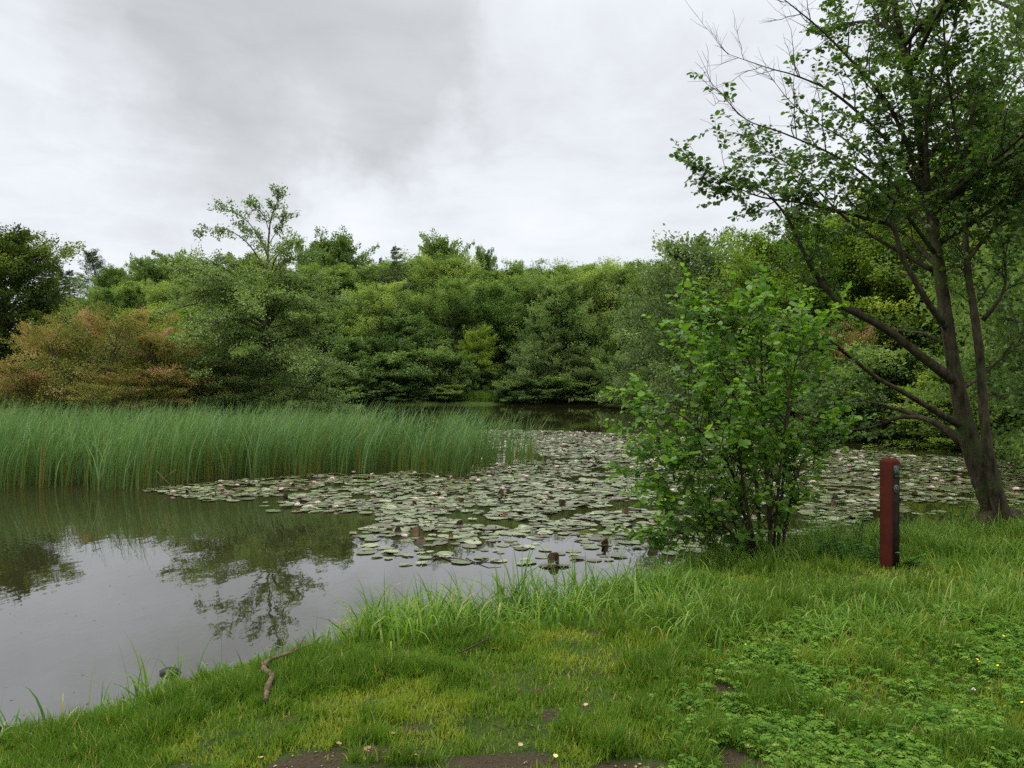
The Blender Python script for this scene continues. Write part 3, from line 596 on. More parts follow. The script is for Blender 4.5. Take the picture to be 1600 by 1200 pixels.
LIMBS = [  # polyline, shoots, length from, to, first t, leafiness
 (T((1490, 595, 0, .09), (1440, 557, -.1, .075), (1390, 518, -.2, .068), (1345, 492, -.3, .06), (1312, 474, -.35, .05), (1275, 430, -.4, .036), (1250, 382, -.5, .03), (1230, 340, -.5, .022), (1200, 305, -.6, .014), (1165, 288, -.7, .006)), 13, .7, .45, .45, full),
 (T((1502, 665, 0, .07), (1460, 642, -.2, .048), (1410, 612, -.4, .038), (1370, 590, -.5, .031), (1325, 555, -.6, .026), (1290, 528, -.7, .018), (1245, 515, -.8, .01)), 7, .5, .6, .6, lambda t: .7),
 (T((1505, 690, .1, .09), (1455, 658, .3, .05), (1410, 652, .5, .03), (1360, 668, .6, .02), (1318, 672, .7, .008)), 6, .5, .4, .5, lambda t: .75),
 (T((1470, 664, .25, .05), (1420, 645, .5, .036), (1380, 634, .7, .026), (1340, 622, .9, .016), (1295, 606, 1.1, .007)), 7, .5, .5, .4, full),
 (T((1482, 515, 0, .06), (1456, 482, -.2, .05), (1428, 436, -.3, .044), (1407, 395, -.3, .04), (1395, 355, -.3, .034), (1365, 345, -.4, .03), (1320, 332, -.5, .024), (1260, 318, -.6, .017), (1190, 308, -.7, .012), (1140, 288, -.8, .007), (1110, 278, -.8, .003)), 22, .7, .42, .35, full),
 (T((1462, 425, .2, .05), (1400, 390, .4, .036), (1365, 370, .5, .03), (1320, 340, .6, .022), (1280, 300, .7, .016), (1240, 262, .8, .012), (1195, 235, .8, .006)), 14, .75, .45, .3, full),
 (T((1452, 320, .1, .04), (1402, 190, .05, .032), (1364, 132, -.1, .026), (1316, 80, -.2, .02), (1280, 44, -.25, .014), (1226, 0, -.3, .008), (1196, -22, -.3, .004)), 16, .7, .45, .12, lambda t: 1.0 if t < .45 else 0.0),
 (T((1453, 330, .1, .04), (1400, 236, .3, .03), (1312, 152, .4, .021), (1248, 120, .4, .014), (1200, 106, .4, .009), (1136, 84, .4, .004)), 15, .8, .4, .15, lambda t: 1.0 if t < .5 else 0.0),
 (T((1458, 370, .1, .035), (1400, 292, .5, .024), (1328, 224, .7, .014), (1284, 196, .7, .011), (1240, 164, .7, .008), (1210, 128, .7, .004)), 10, .7, .3, .15, lambda t: .9 if t < .6 else 0.0),
 (T((1460, 395, 0, .035), (1400, 318, -.4, .026), (1320, 252, -.6, .018), (1224, 208, -.7, .012), (1165, 186, -.7, .008), (1120, 138, -.7, .004)), 18, .8, .45, .2, lambda t: .95 if t < .62 else .22),
 (T((1503, 265, -.1, .026), (1520, 172, -.2, .02), (1545, 140, -.2, .014), (1570, 105, -.2, .009), (1590, 50, -.2, .004)), 8, .4, .3, .3, lambda t: .3 if t < .4 else 0.0),
 (T((1418, 100, .15, .03), (1425, 52, .1, .022), (1440, 0, .1, .015), (1452, -60, .1, .008)), 6, .4, .4, .2, lambda t: .2),
 (T((1452, 305, .1, .035), (1447, 211, -.3, .028), (1453, 149, -.45, .022), (1458, 107, -.5, .018), (1483, 64, -.55, .012), (1502, 10, -.6, .006)), 14, .5, .5, .2, full),
 (T((1500, 610, .1, .04), (1530, 590, .3, .026), (1562, 563, .5, .02), (1592, 540, .6, .014), (1640, 505, .8, .006)), 8, .5, .5, .4, full),
 (T((1536, 500, -.25, .04), (1560, 470, -.4, .026), (1571, 440, -.45, .02), (1569, 400, -.45, .016), (1563, 350, -.5, .008)), 9, .5, .5, .3, full),
 (T((1513, 405, -.2, .04), (1550, 360, -.1, .025), (1590, 330, 0, .018), (1650, 285, .1, .008)), 11, .6, .6, .25, full),
]
lr = g(21)
for k in range(13):     # boughs towards and away from the water, and to the right
    y0 = lr.uniform(40, 430); x0 = np.interp(y0, [40, 240, 430], [1407, 1441, 1469]); a = [1.3, -1.5, .6, 1.5, -.7, .2, .9, -1.2, .5, 1.6, -.4, 1.2, -1.0, .1, -.2, .7][k]
    s0 = P(x0, y0, BY + .1); L = lr.uniform(1.3, 2.3); pts = [np.append(s0 + np.array([math.cos(a), math.sin(a), 0]) * L * w + np.array([0, 0, L * .75 * w - .2 * L * w * w]) + lr.normal(0, .05, 3) * w, .032 * (1 - w) + .004) for w in np.linspace(0, 1, 5)]
    LIMBS.append((np.array(pts), 12, .8, .6, .15, full))
tg_ = Geo(); tg_.tube(trunk[:, :3], trunk[:, 3] * .9, 16, wob=.035)
tg_.tube(stem2[:, :3], stem2[:, 3], 12, wob=.03)
for a_, l_ in [(-2.6, .5), (-.5, .55), (.6, .45), (2.5, .4), (-1.5, .45)]:     # root flare
    b0 = trunk[3, :3]; rt = np.array([b0 + np.array([0, 0, .05]), b0 * [1, 1, 0] + np.array([math.cos(a_) * l_ * .5, math.sin(a_) * l_ * .5, .30]), b0 * [1, 1, 0] + np.array([math.cos(a_) * l_, math.sin(a_) * l_, .02])])
    tg_.tube(cat_poly(np.c_[rt, [.12, .11, .04]])[:, :3], cat_poly(np.c_[rt, [.12, .11, .04]])[:, 3], 8)
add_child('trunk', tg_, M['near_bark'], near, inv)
twg = Geo(); lfg = Geo()
for (poly, n, l0, l1, t0, lf) in LIMBS:
    cp = cat_poly(poly, 5); gl_ = Geo(); gl_.tube(cp[:, :3], cp[:, 3], 8, wob=.04); add_child('limb', gl_, M['near_bark'], near, inv)
    shoots(lr, cp, twg, lfg, n, l0, l1, t0, lf, ll=.062, lw=.052, tintb=.44, tw=.064, step=.024)
shoots(lr, stem2, twg, lfg, 42, .65, .6, .38, lambda t: .95, ll=.062, lw=.052, tintb=.44)
shoots(lr, trunk, twg, lfg, 36, .7, .6, .42, lambda t: .9 if t < .86 else .3, ll=.062, lw=.052, tintb=.44)
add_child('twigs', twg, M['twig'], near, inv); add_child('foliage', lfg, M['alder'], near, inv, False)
print('near alder leaves', lfg.n // 6)

# --- young alder (shrub) at the bank
SY = 7.95
def S(*pts): return np.array([np.append(P(px, py, SY + dy), rr) for (px, py, dy, rr) in pts])
sb = P(1195, 885, SY); sh = empty('young_alder', (sb[0], sb[1], gz1(sb[0], sb[1]))); tag(sh, 'many-stemmed young alder with fresh green round leaves at the water edge', 'shrub'); inv = np.array(sh.location)
STEMS = [S((1206, 905, 0, .030), (1202, 800, 0, .026), (1196, 720, 0, .022), (1192, 640, 0, .018), (1190, 570, 0, .013), (1188, 515, 0, .008), (1186, 475, 0, .004)),
 S((1192, 905, .1, .024), (1182, 760, .15, .019), (1172, 690, .2, .016), (1155, 635, .2, .012), (1130, 585, .15, .008), (1105, 550, .1, .004)),
 S((1185, 905, -.1, .022), (1162, 800, -.2, .018), (1140, 730, -.3, .015), (1105, 685, -.4, .011), (1065, 650, -.5, .007), (1025, 632, -.5, .003)),
 S((1182, 905, -.1, .018), (1140, 830, -.3, .013), (1090, 790, -.4, .009), (1040, 775, -.4, .004)),
 S((1212, 905, .1, .022), (1222, 770, .2, .017), (1228, 680, .25, .014), (1240, 610, .3, .010), (1258, 560, .3, .006), (1270, 525, .3, .003)),
 S((1216, 905, 0, .017), (1232, 800, .1, .013), (1250, 730, .2, .01), (1270, 700, .25, .006), (1285, 690, .25, .003)),
 S((1190, 905, -.15, .02), (1165, 780, -.4, .016), (1150, 690, -.5, .012), (1120, 620, -.6, .009), (1088, 575, -.6, .005), (1065, 550, -.6, .003)),
 S((1200, 905, .2, .02), (1205, 760, .45, .016), (1215, 650, .55, .011), (1225, 575, .6, .008), (1235, 530, .6, .004)),
 S((1205, 905, -.15, .018), (1215, 780, -.4, .014), (1225, 680, -.5, .011), (1236, 600, -.55, .008), (1250, 545, -.55, .004)),
 S((1185, 905, .2, .018), (1150, 790, .5, .013), (1110, 720, .6, .01), (1075, 690, .6, .006), (1040, 700, .6, .003)),
 S((1170, 905, 0, .013), (1120, 860, -.1, .009), (1075, 835, -.15, .006), (1045, 838, -.2, .003)),
 S((1140, 730, -.3, .012), (1080, 730, -.45, .008), (1045, 735, -.5, .005), (1020, 725, -.5, .003)),
 S((1192, 620, 0, .01), (1150, 520, -.3, .008), (1125, 505, -.4, .005), (1112, 490, -.4, .003))]
twg = Geo(); lfg = Geo(); sr = g(33)
for cp_ in STEMS:
    cp = cat_poly(cp_, 5); gl_ = Geo(); gl_.tube(cp[:, :3], cp[:, 3], 7, wob=.05); add_child('stem', gl_, M['near_bark'], sh, inv)
    shoots(sr, cp, twg, lfg, 18, .46, .33, .2, lambda t: .5 if t < .42 else 1.0, ll=.076, lw=.062, tw=.058, twl=(.10, .27), step=.030, upb=.2, tintb=.45)
add_child('twigs', twg, M['twig'], sh, inv); add_child('foliage', lfg, M['shrub'], sh, inv, False)
print('shrub leaves', lfg.n // 6)

# --- alder on the island: spreading skirts, thin pointed top
IY = 44.0
ia0 = P(418, 650, IY); isl = empty('island_alder', (ia0[0], ia0[1], gz1(ia0[0], ia0[1]))); tag(isl, 'spreading alder on the island with a thin open top against the clouds', 'tree'); inv = np.array(isl.location)
def I(*pts): return np.array([np.append(P(px, py, IY + dy), rr) for (px, py, dy, rr) in pts])
itr = cat_poly(I((420, 655, 0, .22), (419, 600, 0, .18), (418, 530, 0, .14), (417, 470, 0, .11), (418, 420, 0, .08), (420, 370, 0, .055), (425, 335, 0, .03), (438, 305, 0, .01)))
wg = Geo(); wg.tube(itr[:, :3], itr[:, 3], 10); bw = Geo(); lf_ = Geo(); ir = g(44)
for k in range(84):
    t = (k + ir.uniform()) / 84; py = 640 - t * 232; az = k * 2.39996 + ir.normal(0, .4)
    lef = np.interp(py, [305, 330, 360, 395, 430, 480, 530, 590, 640], [20, 85, 135, 130, 150, 195, 215, 190, 140])
    rig = np.interp(py, [305, 330, 360, 395, 430, 480, 530, 590, 640], [16, 30, 45, 90, 135, 155, 185, 190, 170])
    c_ = (1 - math.cos(az)) / 2; prof = (lef * c_ + rig * (1 - c_)) / F * IY * (ir.uniform(.4, 1.12) if py > 400 else ir.uniform(.6, 1.0))
    b0 = P(np.interp(py, [305, 420, 650], [438, 418, 420]), py, IY); el = np.interp(py, [300, 360, 420, 480, 640], [.55, .42, .6, .6, .1]) + ir.normal(0, .15)
    hd_ = np.array([math.cos(az), math.sin(az), 0])
    b0[2] -= np.interp(py, [305, 400, 460], [.6, 1.2, .5]) if py < 470 else 0
    w = np.linspace(0, 1, 6)[:, None]; drp = np.interp(py, [300, 420, 480, 640], [.1, .3, .5, .3])
    pts = b0 + hd_ * prof * math.cos(el) * w + np.array([0, 0, 1.0]) * (math.sin(el) * prof * w - drp * prof * w * w) + np.cumsum(ir.normal(0, .02, (6, 3)), 0) * prof * (w > 0)
    pts[:, 2] = np.maximum(pts[:, 2], .5)
    bw.tube(pts, (.008 + .012 * prof) * (1 - .85 * w[:, 0]), 5, cap=False)
    ns = int(5 + prof * 2.8); s_ = np.linspace(.12, 1, ns) if py > 410 else np.linspace(.25, 1, ns)
    for u in s_:
        b = np.array([np.interp(u, w[:, 0], pts[:, c]) for c in range(3)]); a2 = az + ir.choice([-1, 1]) * ir.uniform(.2, 1.2)
        td = np.array([math.cos(a2), math.sin(a2), ir.normal(.15, .25)]); tl = (.35 + .25 * prof * (1.1 - u)) * ir.uniform(.7, 1.3) * (.75 if py < 410 else 1)
        bw.tube(np.array([b, b + td * tl * .5, b + td * tl]), [.012, .008, .004], 3, cap=False)
        nl = int((26 if py < 410 else 54) * ir.uniform(.6, 1.3)); uu = ir.uniform(.05, 1.1, nl)
        pos = b + td * tl * uu[:, None] + ir.normal(0, 1, (nl, 3)) * np.array([.16, .16, .11]) * (tl + .2)
        pos[:, 2] = np.maximum(pos[:, 2], .25)
        lf_.leaves(pos, td + ir.normal(0, .6, (nl, 3)), np.array([0, 0, 1.0]) + ir.normal(0, .55, (nl, 3)), .135 * ir.uniform(.7, 1.2, nl), .10, tint=np.clip(.42 + ir.normal(0, .12) + ir.normal(0, .13, nl) + .25 * (u - .5), 0, 1), shape='quad')
for lim in [I((418, 425, 0, .05), (385, 378, -.4, .035), (345, 356, -.6, .02), (308, 364, -.8, .008)), I((419, 400, 0, .045), (392, 352, .5, .03), (365, 332, .7, .018), (340, 324, .8, .008)), I((422, 365, 0, .03), (410, 334, -.4, .018), (388, 320, -.6, .008)),
            I((424, 345, 0, .03), (432, 318, .2, .015), (437, 303, .3, .006)), I((419, 410, 0, .04), (446, 382, .6, .02), (466, 380, .9, .008)), I((419, 430, 0, .045), (462, 402, -.8, .025), (498, 398, -1.1, .008)), I((419, 405, 0, .04), (405, 370, 1.2, .025), (372, 352, 1.8, .008)), I((421, 380, 0, .03), (438, 352, -.8, .018), (447, 338, -1.0, .008)), I((418, 440, 0, .04), (370, 415, .6, .025), (335, 405, .9, .008))]:
    cp = cat_poly(lim, 6); bw.tube(cp[:, :3], cp[:, 3], 5)
    for u in np.linspace(.25, 1, 11):
        i_ = min(int(u * (len(cp) - 1)), len(cp) - 2); b = cp[i_, :3]; td = nrm(nrm(cp[i_ + 1, :3] - b) + ir.normal(0, .6, 3) + [0, 0, .15]); tl = ir.uniform(.35, .75)
        bw.tube(np.array([b, b + td * tl * .5, b + td * tl]), [.012, .008, .004], 3, cap=False); nl = int(50 * ir.uniform(.5, 1.3)); uu = ir.uniform(.1, 1.1, nl)
        pos = b + td * tl * uu[:, None] + ir.normal(0, .11, (nl, 3))
        lf_.leaves(pos, td + ir.normal(0, .6, (nl, 3)), np.array([0, 0, 1.0]) + ir.normal(0, .6, (nl, 3)), .14 * ir.uniform(.7, 1.2, nl), .105, tint=np.clip(.35 + ir.normal(0, .13, nl), 0, 1), shape='quad')
add_child('trunk', wg, M['bark'], isl, inv); add_child('branches', bw, M['bark'], isl, inv); add_child('crown', lf_, M['alder_far'], isl, inv, False)

# ------------------------------------------------------------------ reeds
def in_poly(x, y, poly):
    poly = np.asarray(poly); A = poly; B = np.roll(poly, -1, 0); x = np.asarray(x)[:, None]; y = np.asarray(y)[:, None]; dy = B[:, 1] - A[:, 1]
    c = ((A[:, 1] > y) != (B[:, 1] > y)) & (x < (B[:, 0] - A[:, 0]) * (y - A[:, 1]) / np.where(dy == 0, 1e-9, dy) + A[:, 0]); return c.sum(1) % 2 == 1
rr_ = g(55)
def reed_batch(n, px0, px1, back, dens_fn, hfac=1.0):
    Y = rr_.uniform(13.5, 30, n); X = rr_.uniform(-26, 2.2, n); px = 800 + X / Y * F
    fr_ = 2360 / (np.interp(px, [-400, 0, 100, 205, 250, 330, 400, 470, 540, 600, 650, 690, 728, 738, 800, 860, 880], [772, 766, 764, 766, 757, 753, 748, 742, 742, 733, 742, 746, 746, 735, 731, 733, 715]) - 600)
    fr_ = fr_ - (fnoise(X, Y * 0 + 3, 2.4, 31) - .5) * 1.9
    ok = (px > px0) & (px < px1) & (Y > fr_) & (Y < back(px)) & (rr_.uniform(0, 1, n) < dens_fn(X, Y, fr_))
    return X[ok], Y[ok]
dn_ = lambda X, Y, fr_: np.where(Y < fr_ + 3.5, 1.0, .55) * (.28 + .72 * smooth(fnoise(X, Y, 1.7, 41), .36, .58)) * (1 - .9 * smooth(800 + X / Y * F + (fnoise(X, Y, 2.2, 49) - .5) * 90, 722, 775))
X1, Y1 = reed_batch(90000, -420, 770, lambda px: np.interp(px, [-400, 300, 560, 735], [25, 25, 22.5, 19.5]), dn_)
X2, Y2 = reed_batch(60000, 715, 885, lambda px: np.interp(px, [715, 800, 885], [21.5, 20.5, 18.8]), lambda X, Y, f: .45 * smooth(fnoise(X, Y, 2.5, 43), .25, .6) * (1 - .75 * smooth(800 + X / Y * F, 800, 880)))
RX = np.concatenate([X1, X2]); RY = np.concatenate([Y1, Y2]); nR = len(RX); print('reeds', nR)
rpx = 800 + RX / RY * F
hh = 1.60 * rr_.uniform(.56, 1.12, nR) * (.80 + .36 * fnoise(RX, RY, 1.3, 45)) * np.interp(rpx, [-400, 600, 720, 870], [1.0, 1.0, .95, .86])
az_ = np.where(rr_.uniform(0, 1, nR) < .72, rr_.normal(-.05, .4, nR), rr_.uniform(0, 6.28, nR))
rd = Geo(); lean = np.abs(rr_.normal(.04, .05, nR)); cur = np.clip(rr_.gamma(3.0, .25, nR), .1, 1.9)
base = np.stack([RX, RY, np.full(nR, -.06)], -1)
tn = np.clip(.5 + rr_.normal(0, .2, nR) + .2 * (fnoise(RX, RY, .9, 47) - .5), .1, 1)
tn = np.where(rr_.uniform(0, 1, nR) < .035, .02, tn)
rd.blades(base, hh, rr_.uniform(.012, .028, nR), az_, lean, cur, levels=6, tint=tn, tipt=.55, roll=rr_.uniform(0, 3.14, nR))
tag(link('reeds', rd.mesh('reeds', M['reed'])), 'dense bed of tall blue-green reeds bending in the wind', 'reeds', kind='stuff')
# bent dead reed stalks lying at the front of the bed
for k, (px, py, l, a) in enumerate([(232, 766, .9, .35), (262, 764, .6, 2.4)]):
    p = W(px, py); sg = Geo(); q = np.array([[p[0], p[1] + .35, .32], [p[0] + .2 * math.cos(a), p[1] + .2, .2], [p[0] + l * math.cos(a) * .6, p[1], .02]])
    sg.tube(q, [.008, .007, .005], 5)
    tag(link('reed_stalk', sg.mesh('reed_stalk', M['dead'], True)), ['pale broken reed stalk slanting into the water at the front of the reed bed', 'shorter broken reed stalk crossing the pale one at the reed bed'][k], 'reed stalk')

# ------------------------------------------------------------------ grass on the near bank
gr_ = g(66)
def scatter(n, x0, x1, y0, y1, fn):
    x = gr_.uniform(x0, x1, n); y = gr_.uniform(y0, y1, n)
    ok = (np.abs(x) < y * .74 + 1.0) & (gd(x, y) > -.03); x, y = x[ok], y[ok]
    ok = gr_.uniform(0, 1, len(x)) < fn(x, y); return x[ok], y[ok]
def pxy(x, y): return 800 + x / y * F, 600 + (2.0 - .36) * F / y
# short turf
def short_d(x, y):
    d = gd(x, y); s = soil(x, y)
    return np.clip(1.05 - s * 2.2, 0.0, 1) * smooth(d, -.02, .12) * (.22 + .78 * smooth(fnoise(x, y, 2.3, 63) * .7 + fnoise(x, y, 7, 62) * .3, .36, .6)) * np.interp(y, [2, 4, 7, 11], [1, .85, .45, .25])
x, y = scatter(900000, -6, 11, 2.4, 11, short_d)
x2, y2 = scatter(420000, -5, 5.5, 2.4, 5.5, short_d); x = np.append(x, x2); y = np.append(y, y2); n = len(x); print('turf', n)
tuft = smooth(fnoise(x, y, 2.3, 63), .42, .72); fine = fnoise(x, y, 9, 64)
h = (.024 + .085 * tuft * fine * 1.6 + .025 * fine + .02 * smooth(pxy(x, y)[0], 1000, 1200) * fine) * gr_.uniform(.6, 1.3, n) * np.interp(y, [2.5, 5, 9], [1, 1.25, 1.7])
yel = smooth(fnoise(x, y, 1.6, 67), .46, .66) * (1 - tuft)
tn = np.clip(.33 + .40 * yel + gr_.normal(0, .14, n) - .2 * tuft, 0, .8); tn = np.where(gr_.uniform(0, 1, n) < .045, .95, tn)
tf = Geo(); tf.blades(np.stack([x, y, gz(x, y) - .004], -1), h, gr_.uniform(.0034, .0075, n) * np.interp(y, [2.5, 5, 9], [1, 1.3, 2.0]), gr_.uniform(0, 6.28, n), np.abs(gr_.normal(.25, .25, n)), gr_.uniform(.1, 1.1, n), levels=3, tint=tn)
tag(link('turf_grass', tf.mesh('turf_grass', M['grass'])), 'short mossy turf on the near bank', 'grass', kind='stuff')
# tall broad grass along the water and across the right of the bank
def tall_d(x, y):
    d = gd(x, y); px, py = pxy(x, y)
    strip = smooth(d, -.05, .08) * (1 - smooth(d, .35, .75)) * np.interp(x, [-3, -2, -1.3, -1.0], [.06, .14, .35, 1.0])
    mid = smooth(px, 560, 640) * (1 - smooth(d, .8, 1.25)) * .55 * smooth(d, 0, .1)
    right = smooth(px, 930, 1120) * (1 - smooth(py, 960, 1080)) * .62
    return np.clip(np.maximum(np.maximum(strip, mid), right) * (.3 + .7 * smooth(fnoise(x, y, 2.4, 71), .32, .58)) * (1 - .9 * soil(x, y)), 0, 1)
x, y = scatter(190000, -4.5, 11, 3.4, 11.5, tall_d); n = len(x); print('tall', n)
d = gd(x, y); px, py = pxy(x, y)
big = smooth(fnoise(x, y, 1.3, 73), .4, .7)
h = (.17 + .26 * big + .24 * (1 - smooth(d, .1, .5)) * smooth(x, -1.6, -.9) - .17 * smooth(px, 980, 1180) * smooth(py, 830, 900) * (.6 + .4 * big)) * gr_.uniform(.55, 1.25, n)
wd = gr_.uniform(.006, .020, n) * (1 - .45 * smooth(px, 950, 1150))
tn = np.clip(.47 + gr_.normal(0, .25, n) + .2 * (fnoise(x, y, 1.1, 75) - .5), 0, .93); tn = np.where(gr_.uniform(0, 1, n) < .02, 1.0, tn)
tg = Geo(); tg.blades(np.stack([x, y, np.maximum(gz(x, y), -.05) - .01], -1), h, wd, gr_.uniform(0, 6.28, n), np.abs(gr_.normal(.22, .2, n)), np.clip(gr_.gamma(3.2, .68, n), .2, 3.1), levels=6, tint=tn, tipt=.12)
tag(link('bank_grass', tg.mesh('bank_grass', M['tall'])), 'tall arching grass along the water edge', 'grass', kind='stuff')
# thin flowering stems standing above the edge
def seed_d(x, y): return (smooth(gd(x, y), -.08, 0) * (1 - smooth(gd(x, y), .15, .3)))
x, y = scatter(900, -3.2, 6, 3.8, 10, seed_d); n = len(x)
sg = Geo(); sg.blades(np.stack([x, y, gz(x, y) - .01], -1), gr_.uniform(.2, .5, n), .003, gr_.uniform(0, 6.28, n), np.abs(gr_.normal(.1, .12, n)), gr_.uniform(.05, .9, n), levels=6, tint=np.clip(gr_.normal(.2, .3, n), 0, 1))
hx = gr_.integers(0, n, 60)
tag(link('sedge_stems', sg.mesh('sedge_stems', M['tall'])), 'thin dark sedge stems sticking up against the water', 'sedge', kind='stuff')
# silverweed: feathery pinnate leaves in the right of the lawn
def silver_d(x, y):
    px, py = pxy(x, y)
    return np.clip(smooth(px + (py - 1000) * .2, 1020, 1240) * smooth(py, 925, 1010) * (.12 + .88 * smooth(fnoise(x, y, 2.0, 81), .34, .58)) * (1 - soil(x, y)), 0, 1)
x, y = scatter(75000, 0, 6.5, 2.4, 7.5, silver_d); n = len(x); print('silverweed', n)
sv = Geo(); az = gr_.uniform(0, 6.28, n); L = gr_.uniform(.035, .09, n); npair = 7
rise = gr_.uniform(.8, 2.6, n); tb = np.clip(.42 + gr_.normal(0, .22, n), 0, 1)
b0 = np.stack([x, y, gz(x, y) + .012], -1); hd_ = np.stack([np.cos(az), np.sin(az), np.zeros(n)], -1); sdv = np.stack([-np.sin(az), np.cos(az), np.zeros(n)], -1)
for k in range(npair):
    u = (k + 1) / npair
    c = b0 + hd_ * (L * u * .9)[:, None] + np.array([0, 0, 1.0]) * (L * (rise * u - .75 * rise * u * u))[:, None]
    ll_ = L * (.12 + .20 * math.sin(math.pi * min(u * .8 + .1, 1)))
    for sgn in (-1, 1):
        sv.leaves(c, sdv * sgn + hd_ * .45 + gr_.normal(0, .12, (n, 3)), np.array([0, 0, 1.0]) + gr_.normal(0, .25, (n, 3)) - hd_ * .3, ll_, ll_ * .5, fold=.1, droop=.25, tint=tb, shape='quad')
tag(link('silverweed', sv.mesh('silverweed', M['silver'])), 'feathery silverweed leaves spreading through the lawn', 'silverweed', kind='stuff')
# bright grass on the far bank
n = 5000; x = gr_.uniform(-7, 0, n); y = gr_.uniform(74.6, 79, n)
fb = Geo(); fb.blades(np.stack([x, y, gz_full(x, y)], -1), gr_.uniform(.5, 1.2, n), .05, gr_.uniform(0, 6.28, n), np.abs(gr_.normal(.1, .1, n)), gr_.uniform(.1, .7, n), levels=4, tint=np.clip(gr_.normal(.6, .2, n), 0, .9))
tag(link('far_grass', fb.mesh('far_grass', M['tall'])), 'patch of bright grass on the far bank', 'grass', kind='stuff')

# ------------------------------------------------------------------ water lilies
PADPOLY = np.array([W(*p) for p in [(215, 766), (330, 754), (480, 742), (620, 738), (735, 728), (740, 672), (850, 673), (1000, 679), (1150, 686), (1290, 698), (1400, 708), (1600, 722), (1760, 735),
                    (1700, 800), (1500, 806), (1400, 803), (1330, 822), (1180, 850), (1060, 866), (960, 874), (870, 888), (720, 880), (640, 886), (560, 862), (535, 838), (590, 820), (590, 806), (560, 801), (420, 800), (385, 792), (300, 779)]])
pr = g(77)
sp = .114; gxx, gyy = np.meshgrid(np.arange(-8, 24, sp), np.arange(8, 34, sp)); gxx = gxx + (np.arange(gxx.shape[0])[:, None] % 2) * sp / 2
x = gxx.ravel() + pr.normal(0, .05, gxx.size); y = gyy.ravel() + pr.normal(0, .05, gxx.size)
ok = in_poly(x, y, PADPOLY); x, y = x[ok], y[ok]; ppx = 800 + x / y * F; ppy = 600 + 2360 / y
sparse = smooth(ppy, 826, 850) * (1 - smooth(ppx, 1010, 1080)) * .62
keep = (fnoise(x, y, 1.5, 91) > .36 + .13 * smooth(ppy, 770, 800) * (1 - smooth(ppy, 830, 850)) * smooth(ppx, 640, 760)) & (sdf(x, y) < -.1) & (pr.uniform(0, 1, len(x)) > .13 + sparse * .9) & ~((fnoise(x, y, .9, 93) > .55) & (sparse > .4))
x, y, ppx, ppy = x[keep], y[keep], ppx[keep], ppy[keep]; nP = len(x); print('pads', nP)
rad = .045 + .075 * pr.uniform(0, 1, nP) ** 1.4; ang = pr.uniform(0, 6.28, nP); zp = pr.uniform(.004, .016, nP); ptint = np.where(pr.uniform(0, 1, nP) < .24, pr.uniform(0, .15, nP), np.clip(pr.normal(.48, .2, nP), .18, 1))
def pad_outline(r, k=15):
    th = np.linspace(.16, 2 * np.pi - .16, k); ro = 1 + .09 * np.sin(th * 2 + r.uniform(0, 6)) + .05 * np.sin(th * 3 + r.uniform(0, 6)) + r.normal(0, .03, k)
    return th, ro
def pad_geo(G, cx, cy, cz, ra, an, r, tint, curl=0.0):
    th, ro = pad_outline(r); k = len(th)
    rim = np.stack([np.cos(th + an) * ro * ra, np.sin(th + an) * ro * ra, np.abs(r.normal(0, .004)) + curl * np.clip(np.sin(th + r.uniform(0, 6.28)), 0, 1) ** 2 * ra + 0 * th], -1)
    mid = rim * np.array([.72, .72, 0]) + [0, 0, .002]
    V = np.concatenate([[[0, 0, .001]], mid, rim]) + [cx, cy, cz]
    i = np.arange(k - 1); Tt = np.stack([np.zeros(k - 1, int), 1 + i, 2 + i], -1); Qq = np.stack([1 + i, 1 + k + i, 2 + k + i, 2 + i], -1)
    G.add(V, Qq, Tt, tint)
order = np.argsort(y - np.where(np.abs(ppx - 800) > 830, -99, 0)); vis = (ppx > 10) & (ppx < 1590)
order = [i for i in order if vis[i]]; near_i = order[:300]; nset = np.zeros(nP, bool); nset[near_i] = True
PG = Geo()
for i in np.where(~nset)[0]: pad_geo(PG, x[i], y[i], zp[i], rad[i], ang[i], pr, ptint[i], curl=0 if pr.uniform() < .7 else pr.uniform(.05, .35))
tag(link('lily_pads', PG.mesh('lily_pads', M['pad_stuff'])), 'raft of overlapping lily pads spreading over the pond', 'lily pads', kind='stuff')
PV = []
for k in range(12):
    G_ = Geo(); pad_geo(G_, 0, 0, 0, 1, 0, pr, .5, curl=0 if k < 9 else .12); PV.append(G_.mesh('lily_pad', M['pad']))
for i in near_i:
    o_ = link('lily_pad', PV[pr.integers(0, 12)]); o_.location = (x[i], y[i], zp[i]); o_.rotation_euler = (pr.normal(0, .02), pr.normal(0, .02), ang[i]); o_.scale = (rad[i],) * 3
    tag(o_, 'flat round lily pad floating at the near edge of the raft', 'lily pad', 'lily pads at the near edge of the raft')
